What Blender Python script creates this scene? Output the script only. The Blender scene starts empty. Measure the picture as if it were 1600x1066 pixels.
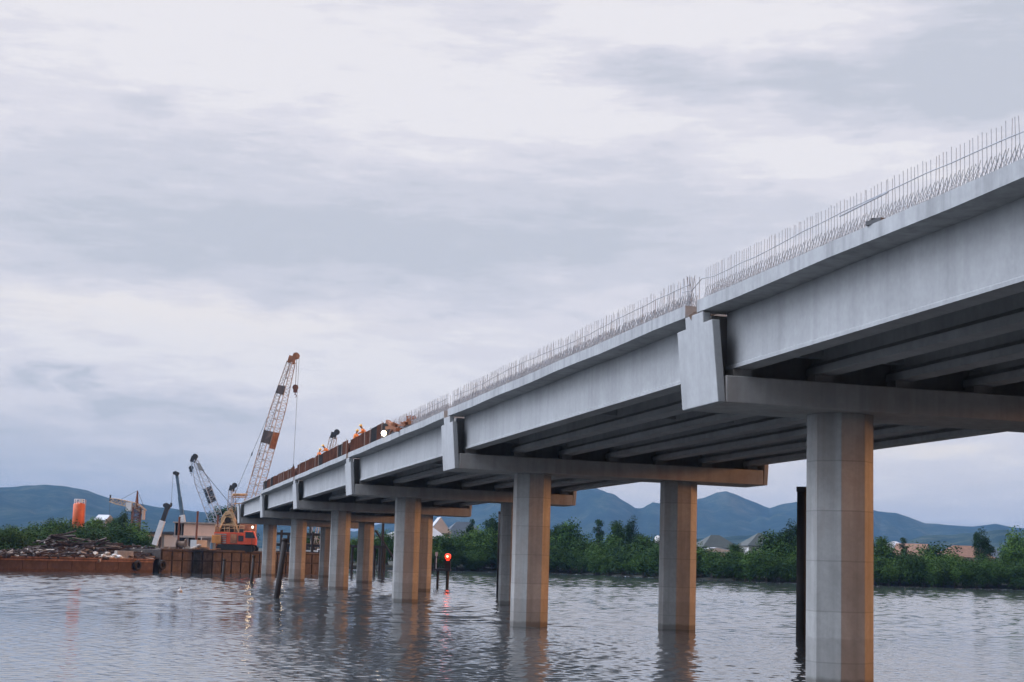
import bpy, math, random
from mathutils import Vector, Matrix, noise as mnoise

S = bpy.context.scene
COL = S.collection
PI = math.pi

# ------------------------------------------------------------------ camera
F_PX, PITCH, ROLL, CAM_H = 2528.56, 0.13291, 0.028864, 3.4516
FW = Vector((0, math.cos(PITCH), math.sin(PITCH)))
_U = Vector((0, -math.sin(PITCH), math.cos(PITCH)))
_R = Vector((1, 0, 0))
RT = _R * math.cos(ROLL) + _U * math.sin(ROLL)
UP = _U * math.cos(ROLL) - _R * math.sin(ROLL)
CAM = Vector((0, 0, CAM_H))
cam = bpy.data.cameras.new('Camera')
cam.sensor_width = 36.0
cam.lens = F_PX / 1600 * 36.0
cam.clip_start = 0.1
cam.clip_end = 40000
camo = bpy.data.objects.new('Camera', cam)
COL.objects.link(camo)
camo.matrix_world = Matrix(((RT.x, UP.x, -FW.x, CAM.x), (RT.y, UP.y, -FW.y, CAM.y), (RT.z, UP.z, -FW.z, CAM.z), (0, 0, 0, 1)))
S.camera = camo

S.view_settings.view_transform = 'Standard'
S.view_settings.look = 'None'
S.view_settings.exposure = 0.24
S.view_settings.gamma = 1.0
S.view_settings.use_curve_mapping = False
S.cycles.max_bounces = 6
S.cycles.volume_bounces = 1
S.cycles.transparent_max_bounces = 8

SUN_EL, SUN_AZ = math.radians(8.0), math.radians(93.0)   # azimuth clockwise from +Y
SUN_STRENGTH, SUN_ANGLE, SUN_COL = 2.5, math.radians(10), (1.0, 0.44, 0.17)
SKY_STRENGTH = 0.1
HAZE_DENSITY = 1.05e-4
WAVE = 0.06


def at(px, py, t):
    return CAM + (FW + RT * ((px - 800) / F_PX) - UP * ((py - 533) / F_PX)) * t


def gp(px, t, z):
    """world point seen at column px, at depth t and height z"""
    qx = (px - 800) / F_PX
    qy = ((CAM_H - z) / t + FW.z + RT.z * qx) / UP.z
    return CAM + (FW + RT * qx - UP * qy) * t


# ------------------------------------------------------------------ sky
W = bpy.data.worlds.new('World')
S.world = W
W.use_nodes = True
wt = W.node_tree
wt.nodes.clear()


class NT:
    def __init__(s, tree): s.t = tree
    def n(s, typ, **kw):
        nd = s.t.nodes.new(typ)
        for k, v in kw.items(): setattr(nd, k, v)
        return nd
    def sock(s, node, key, v):
        i = node.inputs[key]
        if hasattr(v, 'is_linked') and hasattr(v, 'node'): s.t.links.new(v, i)
        else: i.default_value = v
    def m(s, op, a, b=0.0, c=None, clamp=False):
        nd = s.n('ShaderNodeMath', operation=op, use_clamp=clamp)
        s.sock(nd, 0, a); s.sock(nd, 1, b)
        if c is not None: s.sock(nd, 2, c)
        return nd.outputs[0]
    def mix(s, f, a, b, blend='MIX'):
        nd = s.n('ShaderNodeMix', data_type='RGBA', blend_type=blend)
        s.sock(nd, 0, f); s.sock(nd, 6, a); s.sock(nd, 7, b)
        return nd.outputs[2]
    def ramp(s, f, stops, interp='LINEAR'):
        nd = s.n('ShaderNodeValToRGB')
        nd.color_ramp.interpolation = interp
        e = nd.color_ramp.elements
        while len(e) < len(stops): e.new(0.5)
        for el, (p, c) in zip(e, stops):
            el.position = p
            el.color = (c, c, c, 1) if isinstance(c, (int, float)) else (*c, 1)
        s.sock(nd, 0, f)
        return nd.outputs[0]
    def noise(s, vec, scale, detail=4, rough=0.55, dist=0.0):
        nd = s.n('ShaderNodeTexNoise')
        if vec is not None: s.t.links.new(vec, nd.inputs['Vector'])
        nd.inputs['Scale'].default_value = scale
        nd.inputs['Detail'].default_value = detail
        nd.inputs['Roughness'].default_value = rough
        nd.inputs['Distortion'].default_value = dist
        return nd.outputs[0]
    def mapping(s, vec, scale=(1, 1, 1), rot=(0, 0, 0), loc=(0, 0, 0)):
        nd = s.n('ShaderNodeMapping')
        s.t.links.new(vec, nd.inputs[0])
        nd.inputs['Scale'].default_value = scale
        nd.inputs['Rotation'].default_value = rot
        nd.inputs['Location'].default_value = loc
        return nd.outputs[0]


w = NT(wt)
tc = w.n('ShaderNodeTexCoord')
sep = w.n('ShaderNodeSeparateXYZ')
wt.links.new(tc.outputs['Generated'], sep.inputs[0])
dx, dy, dz = sep.outputs
RAD = 57.29578
az = w.m('MULTIPLY', w.m('ARCTAN2', dx, dy), RAD)
el = w.m('MULTIPLY', w.m('ARCSINE', dz), RAD)
cmb = w.n('ShaderNodeCombineXYZ')
wt.links.new(w.m('MULTIPLY', az, 0.10), cmb.inputs[0])
wt.links.new(w.m('MULTIPLY', el, 0.34), cmb.inputs[1])
cv = cmb.outputs[0]
n_big = w.noise(cv, 0.9, 6, 0.55, 0.3)
n_fine = w.noise(w.mapping(cv, (1.0, 1.5, 1), loc=(7, 3, 0)), 3.4, 9, 0.64, 0.15)
n_warp = w.noise(w.mapping(cv, loc=(31, 5, 2)), 1.7, 5, 0.6)
n_warp2 = w.noise(w.mapping(cv, loc=(3, 55, 9)), 2.2, 7, 0.62)
azw = w.m('ADD', az, w.m('MULTIPLY', w.m('SUBTRACT', n_warp, 0.5), 11.0))
elw = w.m('ADD', el, w.m('MULTIPLY', w.m('SUBTRACT', n_warp2, 0.5), 3.2))


def blob(px, py, sx, sy, slope=0.0):
    """soft cloud patch centred on a sky direction; sizes in degrees"""
    a0 = (px - 800) / 44.13
    e0 = (871 + (px - 800) * 0.0289 - py) / 44.13
    da = w.m('SUBTRACT', azw, a0)
    de = w.m('SUBTRACT', w.m('SUBTRACT', elw, e0), w.m('MULTIPLY', da, slope))
    q = w.m('ADD', w.m('POWER', w.m('ABSOLUTE', w.m('DIVIDE', da, sx)), 2.0), w.m('POWER', w.m('ABSOLUTE', w.m('DIVIDE', de, sy)), 2.0))
    return w.m('EXPONENT', w.m('MULTIPLY', q, -1.0))


b = w.m('ADD', 0.72, w.m('MULTIPLY', w.m('SUBTRACT', n_big, 0.5), 0.9))
b = w.m('ADD', b, w.m('MULTIPLY', w.m('SUBTRACT', n_fine, 0.5), 1.25))
for (px, py, sx, sy, amp, sl) in [
    (150, 365, 12, 2.4, -0.56, 0.0), (650, 385, 9, 2.0, -0.50, 0.05), (1010, 350, 7, 2.2, -0.30, 0.06), (400, 250, 3.6, 0.7, -0.35, 0),
    (1060, 130, 4.0, 0.8, -0.55, -0.02), (1330, 160, 4.5, 1.3, -0.55, 0.05), (1560, 90, 3.2, 2.2, -0.6, 0), (1480, 190, 4, 1.2, -0.4, .1),
    (1270, 255, 3.6, 1.1, 0.55, 0.1), (1000, 190, 4, 0.7, 0.3, 0), (850, 60, 5, 1.8, 0.25, 0), (1120, 60, 4, 1.2, 0.25, 0),
    (250, 500, 9, 0.9, 0.30, -0.02), (300, 60, 12, 2.8, 0.30, 0), (600, 170, 8, 1.6, 0.25, 0),
    (60, 597, 0.9, 0.40, -0.75, 0), (140, 600, 0.6, 0.35, -0.7, 0), (190, 640, 1.3, 0.50, -0.7, 0), (345, 655, 2.4, 0.6, -0.65, -.1),
    (40, 670, 2.6, 0.6, -0.45, 0), (200, 180, 1.6, 0.5, -0.4, 0), (450, 170, 1.4, 0.5, -0.25, 0), (760, 45, 1.8, .7, -0.3, 0),
    (430, 580, 9, 1.7, 0.28, 0), (100, 725, 9, 0.9, -0.35, 0), (1450, 720, 3, 0.6, 0.3, 0.05)]:
    b = w.m('ADD', b, w.m('MULTIPLY', blob(px, py, sx, sy, sl), amp))
bcl = w.m('MULTIPLY', b, 1.0, clamp=True)
cloud = w.ramp(bcl, [(0.0, (0.525, 0.545, 0.615)), (0.35, (0.60, 0.605, 0.675)), (0.7, (0.69, 0.677, 0.735)), (1.0, (0.775, 0.755, 0.785))], 'EASE')
# bluer gaps low over the far left shore
lowb = w.m('MULTIPLY', w.ramp(w.m('DIVIDE', el, 30.0), [(0.0, 1.0), (0.06, 0.8), (0.15, 0.0)], 'EASE'), w.ramp(w.m('ADD', 0.5, w.m('DIVIDE', az, 60.0)), [(0.2, 0.58), (0.5, 0.18), (0.62, 0.10), (0.8, 0.12)]))
lowb = w.m('MULTIPLY', lowb, w.m('SUBTRACT', 1.25, w.m('MULTIPLY', bcl, 0.6)), clamp=True)
cloud = w.mix(lowb, cloud, (0.39, 0.455, 0.575, 1))
warm = w.m('MULTIPLY', w.m('ADD', blob(1470, 706, 2.6, 0.45, 0.03), w.m('MULTIPLY', w.m('ADD', blob(1060, 740, 8, 0.8), blob(250, 500, 8, 0.7, -0.02)), 0.5)), 0.75, clamp=True)
cloud = w.mix(warm, cloud, (0.86, 0.79, 0.74, 1))
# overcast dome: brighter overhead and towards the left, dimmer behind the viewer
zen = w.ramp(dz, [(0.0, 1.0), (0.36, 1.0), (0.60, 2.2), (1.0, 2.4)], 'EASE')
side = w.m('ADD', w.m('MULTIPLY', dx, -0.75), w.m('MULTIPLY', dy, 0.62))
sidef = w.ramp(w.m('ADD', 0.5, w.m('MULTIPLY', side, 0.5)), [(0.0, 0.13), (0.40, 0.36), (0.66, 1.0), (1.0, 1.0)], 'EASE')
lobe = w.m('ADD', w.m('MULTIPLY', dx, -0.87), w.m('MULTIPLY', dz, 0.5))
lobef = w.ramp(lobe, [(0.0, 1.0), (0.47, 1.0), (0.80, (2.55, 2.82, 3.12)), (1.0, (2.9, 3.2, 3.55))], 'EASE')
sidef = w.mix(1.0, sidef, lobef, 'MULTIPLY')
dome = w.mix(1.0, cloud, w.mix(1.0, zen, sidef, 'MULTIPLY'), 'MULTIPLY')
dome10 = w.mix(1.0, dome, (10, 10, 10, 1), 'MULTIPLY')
sky = w.n('ShaderNodeTexSky', sky_type='NISHITA')
sky.sun_disc = False
sky.sun_elevation = SUN_EL
sky.sun_rotation = SUN_AZ
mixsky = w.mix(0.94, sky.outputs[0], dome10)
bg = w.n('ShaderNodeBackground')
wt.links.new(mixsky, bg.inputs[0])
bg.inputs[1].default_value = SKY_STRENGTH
wo = w.n('ShaderNodeOutputWorld')
wt.links.new(bg.outputs[0], wo.inputs[0])

sl = bpy.data.lights.new('Sun', 'SUN')
sl.energy = SUN_STRENGTH
sl.angle = SUN_ANGLE
sl.color = SUN_COL
so = bpy.data.objects.new('Sun', sl)
COL.objects.link(so)
sdir = Vector((math.sin(SUN_AZ) * math.cos(SUN_EL), math.cos(SUN_AZ) * math.cos(SUN_EL), math.sin(SUN_EL)))
so.rotation_euler = sdir.to_track_quat('Z', 'Y').to_euler()
so.location = (60, -20, 60)

# ------------------------------------------------------------------ materials
MAT = {}


def newmat(name):
    m = bpy.data.materials.new(name)
    m.use_nodes = True
    t = NT(m.node_tree)
    p = m.node_tree.nodes['Principled BSDF']
    tc = t.n('ShaderNodeTexCoord')
    MAT[name] = m
    return m, t, p, tc


def simple(name, col, rough=0.6, var=0.25, scale=1.5, metal=0.0, emis=None, bump=0.0):
    m, t, p, tc = newmat(name)
    n = t.noise(tc.outputs['Object'], scale, 5, 0.6)
    lo = [c * (1 - var) for c in col]
    hi = [min(1, c * (1 + var)) for c in col]
    t.t.links.new(t.ramp(n, [(0.3, lo), (0.7, hi)]), p.inputs['Base Color'])
    p.inputs['Roughness'].default_value = rough
    p.inputs['Metallic'].default_value = metal
    if emis:
        p.inputs['Emission Color'].default_value = (*emis[0], 1)
        p.inputs['Emission Strength'].default_value = emis[1]
    if bump:
        bn = t.n('ShaderNodeBump'); bn.inputs['Strength'].default_value = bump; bn.inputs['Distance'].default_value = 0.03
        t.t.links.new(t.noise(tc.outputs['Object'], scale * 6, 4), bn.inputs['Height'])
        t.t.links.new(bn.outputs[0], p.inputs['Normal'])
    return m


def concrete(name, lo, hi, joint=None, tide=False, streak=0.35, warm=None):
    m, t, p, tc = newmat(name)
    o = tc.outputs['Object']
    n1 = t.noise(o, 0.45, 7, 0.62, 0.4)
    n2 = t.noise(o, 5.0, 5, 0.65)
    n3 = t.noise(t.mapping(o, (2.2, 2.2, 0.10)), 1.0, 5, 0.6)
    f = t.m('ADD', t.m('MULTIPLY', n1, 0.65), t.m('MULTIPLY', n2, 0.35))
    c = t.ramp(f, [(0.34, lo), (0.66, hi)])
    st = t.ramp(n3, [(0.44, 0.0), (0.68, streak)])
    c = t.mix(st, c, tuple(x * 0.55 for x in lo) + (1,))
    if warm:
        nw = t.noise(t.mapping(o, (1, 1, 0.3), loc=(9, 4, 1)), 0.7, 5, 0.6)
        c = t.mix(t.ramp(nw, [(0.5, 0.0), (0.68, 0.35)]), c, (*warm, 1))
    sp = t.n('ShaderNodeSeparateXYZ')
    t.t.links.new(o, sp.inputs[0])
    if joint:
        zz = t.m('ADD', sp.outputs[2], t.m('MULTIPLY', t.noise(o, 2.0, 2), 0.02))
        fr = t.m('FRACT', t.m('DIVIDE', zz, joint))
        ln = t.m('LESS_THAN', t.m('ABSOLUTE', t.m('SUBTRACT', fr, 0.5)), 0.013)
        c = t.mix(t.m('MULTIPLY', ln, 0.40), c, tuple(x * 0.5 for x in lo) + (1,))
        # each lift of the pour has its own tone
        wn = t.n('ShaderNodeTexWhiteNoise'); wn.noise_dimensions = '1D'
        t.t.links.new(t.m('FLOOR', t.m('ADD', t.m('DIVIDE', zz, joint), 0.5)), wn.inputs['W'])
        c = t.mix(t.m('MULTIPLY', wn.outputs[0], 0.22), c, tuple(x * 0.62 for x in lo) + (1,))
    if tide:
        zt = t.m('ADD', sp.outputs[2], t.m('MULTIPLY', t.m('SUBTRACT', t.noise(t.mapping(o, (3, 3, 1)), 1.2, 5), 0.5), 0.18))
        tf = t.ramp(t.m('DIVIDE', zt, 4.0), [(0.0, 0.9), (0.05, 0.85), (0.075, 0.30), (0.345, 0.22), (0.355, 0.0)])
        c = t.mix(tf, c, (0.10, 0.095, 0.085, 1))
    t.t.links.new(c, p.inputs['Base Color'])
    p.inputs['Roughness'].default_value = 0.85
    bn = t.n('ShaderNodeBump'); bn.inputs['Strength'].default_value = 0.25; bn.inputs['Distance'].default_value = 0.02
    t.t.links.new(n2, bn.inputs['Height'])
    t.t.links.new(bn.outputs[0], p.inputs['Normal'])
    return m


concrete('concrete_girder', (0.285, 0.29, 0.29), (0.395, 0.40, 0.40), streak=0.22)
concrete('concrete_column', (0.25, 0.25, 0.24), (0.40, 0.395, 0.38), joint=1.45, tide=True, streak=0.42, warm=(0.27, 0.20, 0.155))
concrete('concrete_cap', (0.30, 0.295, 0.28), (0.41, 0.40, 0.385), streak=0.35, warm=(0.25, 0.19, 0.15))
concrete('concrete_slab', (0.27, 0.275, 0.275), (0.39, 0.395, 0.395), streak=0.5)
concrete('concrete_plain', (0.30, 0.28, 0.26), (0.46, 0.42, 0.39), streak=0.4)


def rust(name, a, b_, c_=(0.05, 0.03, 0.025)):
    m, t, p, tc = newmat(name)
    o = tc.outputs['Object']
    n1 = t.noise(o, 0.8, 7, 0.65, 0.6)
    n2 = t.noise(t.mapping(o, (1.5, 1.5, 0.25)), 1.6, 6, 0.6)
    c = t.ramp(n1, [(0.3, c_), (0.48, a), (0.7, b_)])
    c = t.mix(t.ramp(n2, [(0.45, 0.0), (0.7, 0.7)]), c, (*c_, 1))
    t.t.links.new(c, p.inputs['Base Color'])
    p.inputs['Roughness'].default_value = 0.8
    return m


rust('rust_hull', (0.066, 0.038, 0.030), (0.11, 0.068, 0.054), (0.045, 0.025, 0.02))
rust('rust_ribbed', (0.072, 0.057, 0.049), (0.125, 0.100, 0.088), (0.035, 0.025, 0.022))
rust('rust_pile', (0.018, 0.013, 0.011), (0.030, 0.021, 0.018), (0.009, 0.008, 0.008))
rust('rust_panel', (0.17, 0.060, 0.033), (0.24, 0.10, 0.055), (0.06, 0.028, 0.02))
rust('rust_sheet', (0.22, 0.11, 0.07), (0.36, 0.21, 0.15), (0.08, 0.045, 0.035))
rust('scrap', (0.055, 0.034, 0.028), (0.115, 0.070, 0.055), (0.018, 0.014, 0.012))
rust('crane_rust', (0.35, 0.14, 0.07), (0.50, 0.24, 0.13), (0.12, 0.06, 0.04))
simple('rebar_steel', (0.31, 0.325, 0.345), 0.6, 0.3, 4)
simple('rebar_rust', (0.16, 0.085, 0.05), 0.7, 0.3, 4)
simple('dark_steel', (0.035, 0.035, 0.038), 0.55, 0.35, 1.5)
simple('lattice_white', (0.33, 0.27, 0.235), 0.55, 0.35, 1.2)
simple('lattice_blue', (0.30, 0.37, 0.45), 0.55, 0.35, 0.8)
simple('boom_blue', (0.10, 0.16, 0.22), 0.5, 0.25, 0.8)
simple('white_paint', (0.72, 0.72, 0.72), 0.45, 0.12, 0.8)
simple('crane_red', (0.62, 0.085, 0.035), 0.45, 0.22, 1.0)
simple('crane_orange', (0.62, 0.26, 0.075), 0.5, 0.3, 1.0)
simple('crane_tan', (0.48, 0.30, 0.15), 0.6, 0.3, 1.2)
simple('black_rubber', (0.018, 0.018, 0.018), 0.8, 0.3, 3)
simple('glass_dark', (0.03, 0.04, 0.05), 0.12, 0.2, 1)
simple('silo_orange', (0.66, 0.13, 0.035), 0.5, 0.18, 0.8)
simple('silo_tan', (0.62, 0.34, 0.19), 0.5, 0.18, 0.8)
simple('tower_tan', (0.50, 0.36, 0.25), 0.6, 0.25, 0.8)
simple('wall_white', (0.68, 0.66, 0.64), 0.8, 0.1, 0.5)
simple('wall_peach', (0.68, 0.50, 0.40), 0.8, 0.1, 0.5)
simple('wall_grey', (0.40, 0.39, 0.38), 0.8, 0.12, 0.5)
simple('roof_slate', (0.05, 0.07, 0.095), 0.7, 0.2, 0.7)
simple('roof_green', (0.040, 0.052, 0.052), 0.7, 0.2, 0.7)
simple('roof_terracotta', (0.22, 0.115, 0.075), 0.8, 0.25, 0.7)
simple('roof_metal', (0.42, 0.43, 0.46), 0.5, 0.12, 0.6)
simple('sandbag', (0.42, 0.36, 0.31), 0.9, 0.3, 1)
simple('timber', (0.22, 0.15, 0.11), 0.85, 0.4, 1.2)
simple('hivis', (0.80, 0.24, 0.05), 0.7, 0.15, 3)
simple('skin', (0.26, 0.14, 0.09), 0.6, 0.1, 3)
simple('trousers', (0.05, 0.06, 0.09), 0.8, 0.2, 3)
simple('helmet', (0.72, 0.42, 0.07), 0.35, 0.05, 3)
simple('hair', (0.02, 0.015, 0.012), 0.8, 0.2, 3)
simple('lamp_glow', (0.9, 0.85, 0.75), 0.4, 0.0, 1, emis=((1.0, 0.84, 0.62), 5))
simple('lamp_red', (0.8, 0.08, 0.03), 0.4, 0.0, 1, emis=((1.0, 0.03, 0.01), 2.2))
simple('lamp_core', (0.9, 0.6, 0.4), 0.4, 0.0, 1, emis=((1.0, 0.35, 0.2), 5))
simple('bark', (0.075, 0.058, 0.045), 0.9, 0.3, 3)


def foliage(name, dark, light):
    m, t, p, tc = newmat(name)
    n = t.noise(tc.outputs['Object'], 0.55, 4, 0.6)
    oi = t.n('ShaderNodeObjectInfo')
    f = t.m('ADD', n, t.m('MULTIPLY', t.m('SUBTRACT', oi.outputs['Random'], 0.5), 0.25))
    c = t.ramp(f, [(0.32, dark), (0.68, light)])
    t.t.links.new(c, p.inputs['Base Color'])
    p.inputs['Roughness'].default_value = 0.65
    p.inputs['Specular IOR Level'].default_value = 0.05
    return m


foliage('leaf_mangrove', (0.016, 0.040, 0.008), (0.048, 0.094, 0.020))
foliage('leaf_bright', (0.027, 0.064, 0.011), (0.076, 0.138, 0.027))
foliage('leaf_dark', (0.010, 0.026, 0.010), (0.026, 0.056, 0.018))

m, t, p, tc = newmat('hill_forest')
n1 = t.noise(tc.outputs['Object'], 0.006, 8, 0.65, 0.5)
n9 = t.noise(tc.outputs['Object'], 0.035, 6, 0.7)
n1 = t.m('ADD', t.m('MULTIPLY', n1, 0.62), t.m('MULTIPLY', n9, 0.38))
t.t.links.new(t.ramp(n1, [(0.38, (0.010, 0.022, 0.024)), (0.49, (0.020, 0.036, 0.034)), (0.56, (0.040, 0.056, 0.046)), (0.64, (0.075, 0.085, 0.065))]), p.inputs['Base Color'])
p.inputs['Roughness'].default_value = 0.95
p.inputs['Specular IOR Level'].default_value = 0.0

m, t, p, tc = newmat('bank_earth')
n1 = t.noise(tc.outputs['Object'], 0.08, 7, 0.65)
t.t.links.new(t.ramp(n1, [(0.35, (0.012, 0.016, 0.010)), (0.6, (0.035, 0.036, 0.024))]), p.inputs['Base Color'])
p.inputs['Roughness'].default_value = 0.95

# water
m, t, p, tc = newmat('water')
o = tc.outputs['Object']
p.inputs['Base Color'].default_value = (0.030, 0.040, 0.042, 1)
p.inputs['Roughness'].default_value = 0.05
p.inputs['IOR'].default_value = 1.45
p.inputs['Base Color'].default_value = (0.048, 0.056, 0.060, 1)
p.inputs['Roughness'].default_value = 0.06


def slope_field(scale, mp):
    nd = t.n('ShaderNodeTexNoise')
    t.t.links.new(mp, nd.inputs['Vector'])
    nd.inputs['Scale'].default_value = scale
    nd.inputs['Detail'].default_value = 3
    nd.inputs['Roughness'].default_value = 0.6
    v = t.n('ShaderNodeVectorMath', operation='SUBTRACT')
    t.t.links.new(nd.outputs[1], v.inputs[0]); v.inputs[1].default_value = (0.5, 0.5, 0.5)
    return v.outputs[0]


calm = t.noise(t.mapping(o, (0.35, 1.0, 1), rot=(0, 0, 0.25)), 0.05, 4, 0.6, 0.6)
amp = t.ramp(calm, [(0.36, 0.10), (0.50, 0.26), (0.62, 0.6)])
# ruffled patch round the bridge piers
spw = t.n('ShaderNodeSeparateXYZ')
t.t.links.new(t.mapping(o, (1, 1, 1)), spw.inputs[0])
cxw = t.m('SUBTRACT', spw.outputs[0], 9.8); cyw = t.m('SUBTRACT', spw.outputs[1], 48.0)
bcw = t.m('ADD', t.m('MULTIPLY', cxw, math.cos(0.23426)), t.m('MULTIPLY', cyw, math.sin(0.23426)))
baw = t.m('SUBTRACT', t.m('MULTIPLY', cyw, math.cos(0.23426)), t.m('MULTIPLY', cxw, math.sin(0.23426)))
bcn = t.m('DIVIDE', t.m('ADD', bcw, t.m('ADD', 2.0, t.m('MULTIPLY', t.m('SUBTRACT', calm, 0.5), 16.0))), 12.0)
stw = t.m('EXPONENT', t.m('MULTIPLY', t.m('MULTIPLY', bcn, bcn), -1.0))
stw = t.m('MULTIPLY', stw, t.m('DIVIDE', t.m('ADD', baw, 14.0), 18.0, clamp=True))
stw = t.m('MULTIPLY', stw, t.m('DIVIDE', t.m('SUBTRACT', 170.0, baw), 50.0, clamp=True))
amp = t.m('ADD', amp, t.m('MULTIPLY', stw, 1.2))
s1 = slope_field(3.2, t.mapping(o, (1.0, 1.4, 1), rot=(0, 0, 0.35)))
s2 = slope_field(10.0, t.mapping(o, (1.0, 1.3, 1), rot=(0, 0, -0.3)))
va = t.n('ShaderNodeVectorMath', operation='ADD')
t.t.links.new(s1, va.inputs[0]); t.t.links.new(s2, va.inputs[1])
vs_ = t.n('ShaderNodeVectorMath', operation='SCALE')
t.t.links.new(va.outputs[0], vs_.inputs[0]); t.t.links.new(t.m('MULTIPLY', amp, WAVE), vs_.inputs['Scale'])
vm_ = t.n('ShaderNodeVectorMath', operation='MULTIPLY')
t.t.links.new(vs_.outputs[0], vm_.inputs[0]); vm_.inputs[1].default_value = (1, 1, 0)
geo = t.n('ShaderNodeNewGeometry')
vz = t.n('ShaderNodeVectorMath', operation='ADD')
t.t.links.new(vm_.outputs[0], vz.inputs[0]); t.t.links.new(geo.outputs['Normal'], vz.inputs[1])
vn = t.n('ShaderNodeVectorMath', operation='NORMALIZE')
t.t.links.new(vz.outputs[0], vn.inputs[0])
t.t.links.new(vn.outputs[0], p.inputs['Normal'])


# ------------------------------------------------------------------ mesh helpers
class MB:
    def __init__(s): s.v, s.f, s.sm = [], [], []
    def add(s, vs, fs, smooth=False):
        k = len(s.v)
        s.v += [tuple(v) for v in vs]
        s.f += [tuple(i + k for i in f) for f in fs]
        s.sm += [smooth] * len(fs)
        return s
    def box(s, x0, x1, y0, y1, z0, z1, fn=None):
        vs = [(x, y, z) for z in (z0, z1) for y in (y0, y1) for x in (x0, x1)]
        if fn: vs = [fn(*v) for v in vs]
        return s.add(vs, [(0, 2, 3, 1), (4, 5, 7, 6), (0, 1, 5, 4), (2, 6, 7, 3), (0, 4, 6, 2), (1, 3, 7, 5)])
    def obox(s, c, sx, sy, sz, rz=0.0, ry=0.0, rx=0.0):
        M = Matrix.Translation(c) @ Matrix.Rotation(rz, 4, 'Z') @ Matrix.Rotation(ry, 4, 'Y') @ Matrix.Rotation(rx, 4, 'X')
        vs = [M @ Vector((x * sx / 2, y * sy / 2, z * sz / 2)) for z in (-1, 1) for y in (-1, 1) for x in (-1, 1)]
        return s.add(vs, [(0, 2, 3, 1), (4, 5, 7, 6), (0, 1, 5, 4), (2, 6, 7, 3), (0, 4, 6, 2), (1, 3, 7, 5)])
    def tube(s, p0, p1, r0, r1=None, n=6, cap=True, smooth=False):
        p0, p1 = Vector(p0), Vector(p1)
        r1 = r0 if r1 is None else r1
        d = (p1 - p0)
        if d.length < 1e-6: return s
        q = d.to_track_quat('Z', 'Y')
        vs = []
        for pp, r in ((p0, r0), (p1, r1)):
            for i in range(n):
                a = 2 * PI * i / n
                vs.append(pp + q @ Vector((r * math.cos(a), r * math.sin(a), 0)))
        fs = [(i, (i + 1) % n, n + (i + 1) % n, n + i) for i in range(n)]
        if cap: fs += [tuple(range(n - 1, -1, -1)), tuple(range(n, 2 * n))]
        return s.add(vs, fs, smooth)
    def path(s, pts, r, n=5):
        for a, b in zip(pts, pts[1:]): s.tube(a, b, r, None, n)
        return s
    def prism(s, poly, axis, a0, a1, fn=None):
        """extrude a 2D outline; axis 'x','y' or 'z' is the extrusion axis"""
        def mk(u, v, a):
            q = {'x': (a, u, v), 'y': (u, a, v), 'z': (u, v, a)}[axis]
            return fn(*q) if fn else q
        n = len(poly)
        vs = [mk(u, v, a0) for u, v in poly] + [mk(u, v, a1) for u, v in poly]
        fs = [(i, (i + 1) % n, n + (i + 1) % n, n + i) for i in range(n)]
        fs += [tuple(range(n - 1, -1, -1)), tuple(range(n, 2 * n))]
        return s.add(vs, fs)
    def lathe(s, prof, c=(0, 0, 0), n=14, smooth=True):
        vs = []
        for r, z in prof:
            for i in range(n):
                a = 2 * PI * i / n
                vs.append((c[0] + r * math.cos(a), c[1] + r * math.sin(a), c[2] + z))
        fs = []
        for k in range(len(prof) - 1):
            for i in range(n):
                fs.append((k * n + i, k * n + (i + 1) % n, (k + 1) * n + (i + 1) % n, (k + 1) * n + i))
        fs += [tuple(range(n - 1, -1, -1)), tuple(range((len(prof) - 1) * n, len(prof) * n))]
        return s.add(vs, fs, smooth)
    def ball(s, c, r, n=8, m=5, sz=1.0):
        return s.lathe([(max(r * math.sin(PI * k / m), 1e-3), -r * sz * math.cos(PI * k / m)) for k in range(m + 1)], c, n)
    def build(s, name, mat, parent=None, loc=None, bevel=0.0):
        me = bpy.data.meshes.new(name)
        me.from_pydata(s.v, [], s.f)
        me.polygons.foreach_set('use_smooth', s.sm)
        me.update()
        import bmesh
        bm = bmesh.new(); bm.from_mesh(me)
        bmesh.ops.recalc_face_normals(bm, faces=bm.faces)
        bm.to_mesh(me); bm.free()
        me.materials.append(MAT[mat])
        o = bpy.data.objects.new(name, me)
        COL.objects.link(o)
        if parent: o.parent = parent
        if loc is not None: o.location = loc
        if bevel:
            md = o.modifiers.new('bevel', 'BEVEL'); md.width = bevel; md.segments = 2; md.limit_method = 'ANGLE'
        return o


def tag(o, label=None, cat=None, group=None, kind=None):
    if label: o['label'] = label
    if cat: o['category'] = cat
    if group: o['group'] = group
    if kind: o['kind'] = kind
    return o


def empty(name, loc=(0, 0, 0), rz=0.0):
    o = bpy.data.objects.new(name, None)
    o.empty_display_size = 0.3
    COL.objects.link(o)
    o.location = loc
    o.rotation_euler = (0, 0, rz)
    return o


def thing(name, label, cat, loc=(0, 0, 0), rz=0.0, group=None):
    return tag(empty(name, loc, rz), label, cat, group)


def copy_child(ch, parent, loc=None):
    c = ch.copy(); COL.objects.link(c); c.parent = parent
    if loc is not None: c.location = loc
    return c


def copy_tree(o, parent=None):
    c = o.copy(); COL.objects.link(c); c.parent = parent
    for ch in o.children: copy_tree(ch, c)
    return c


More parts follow.
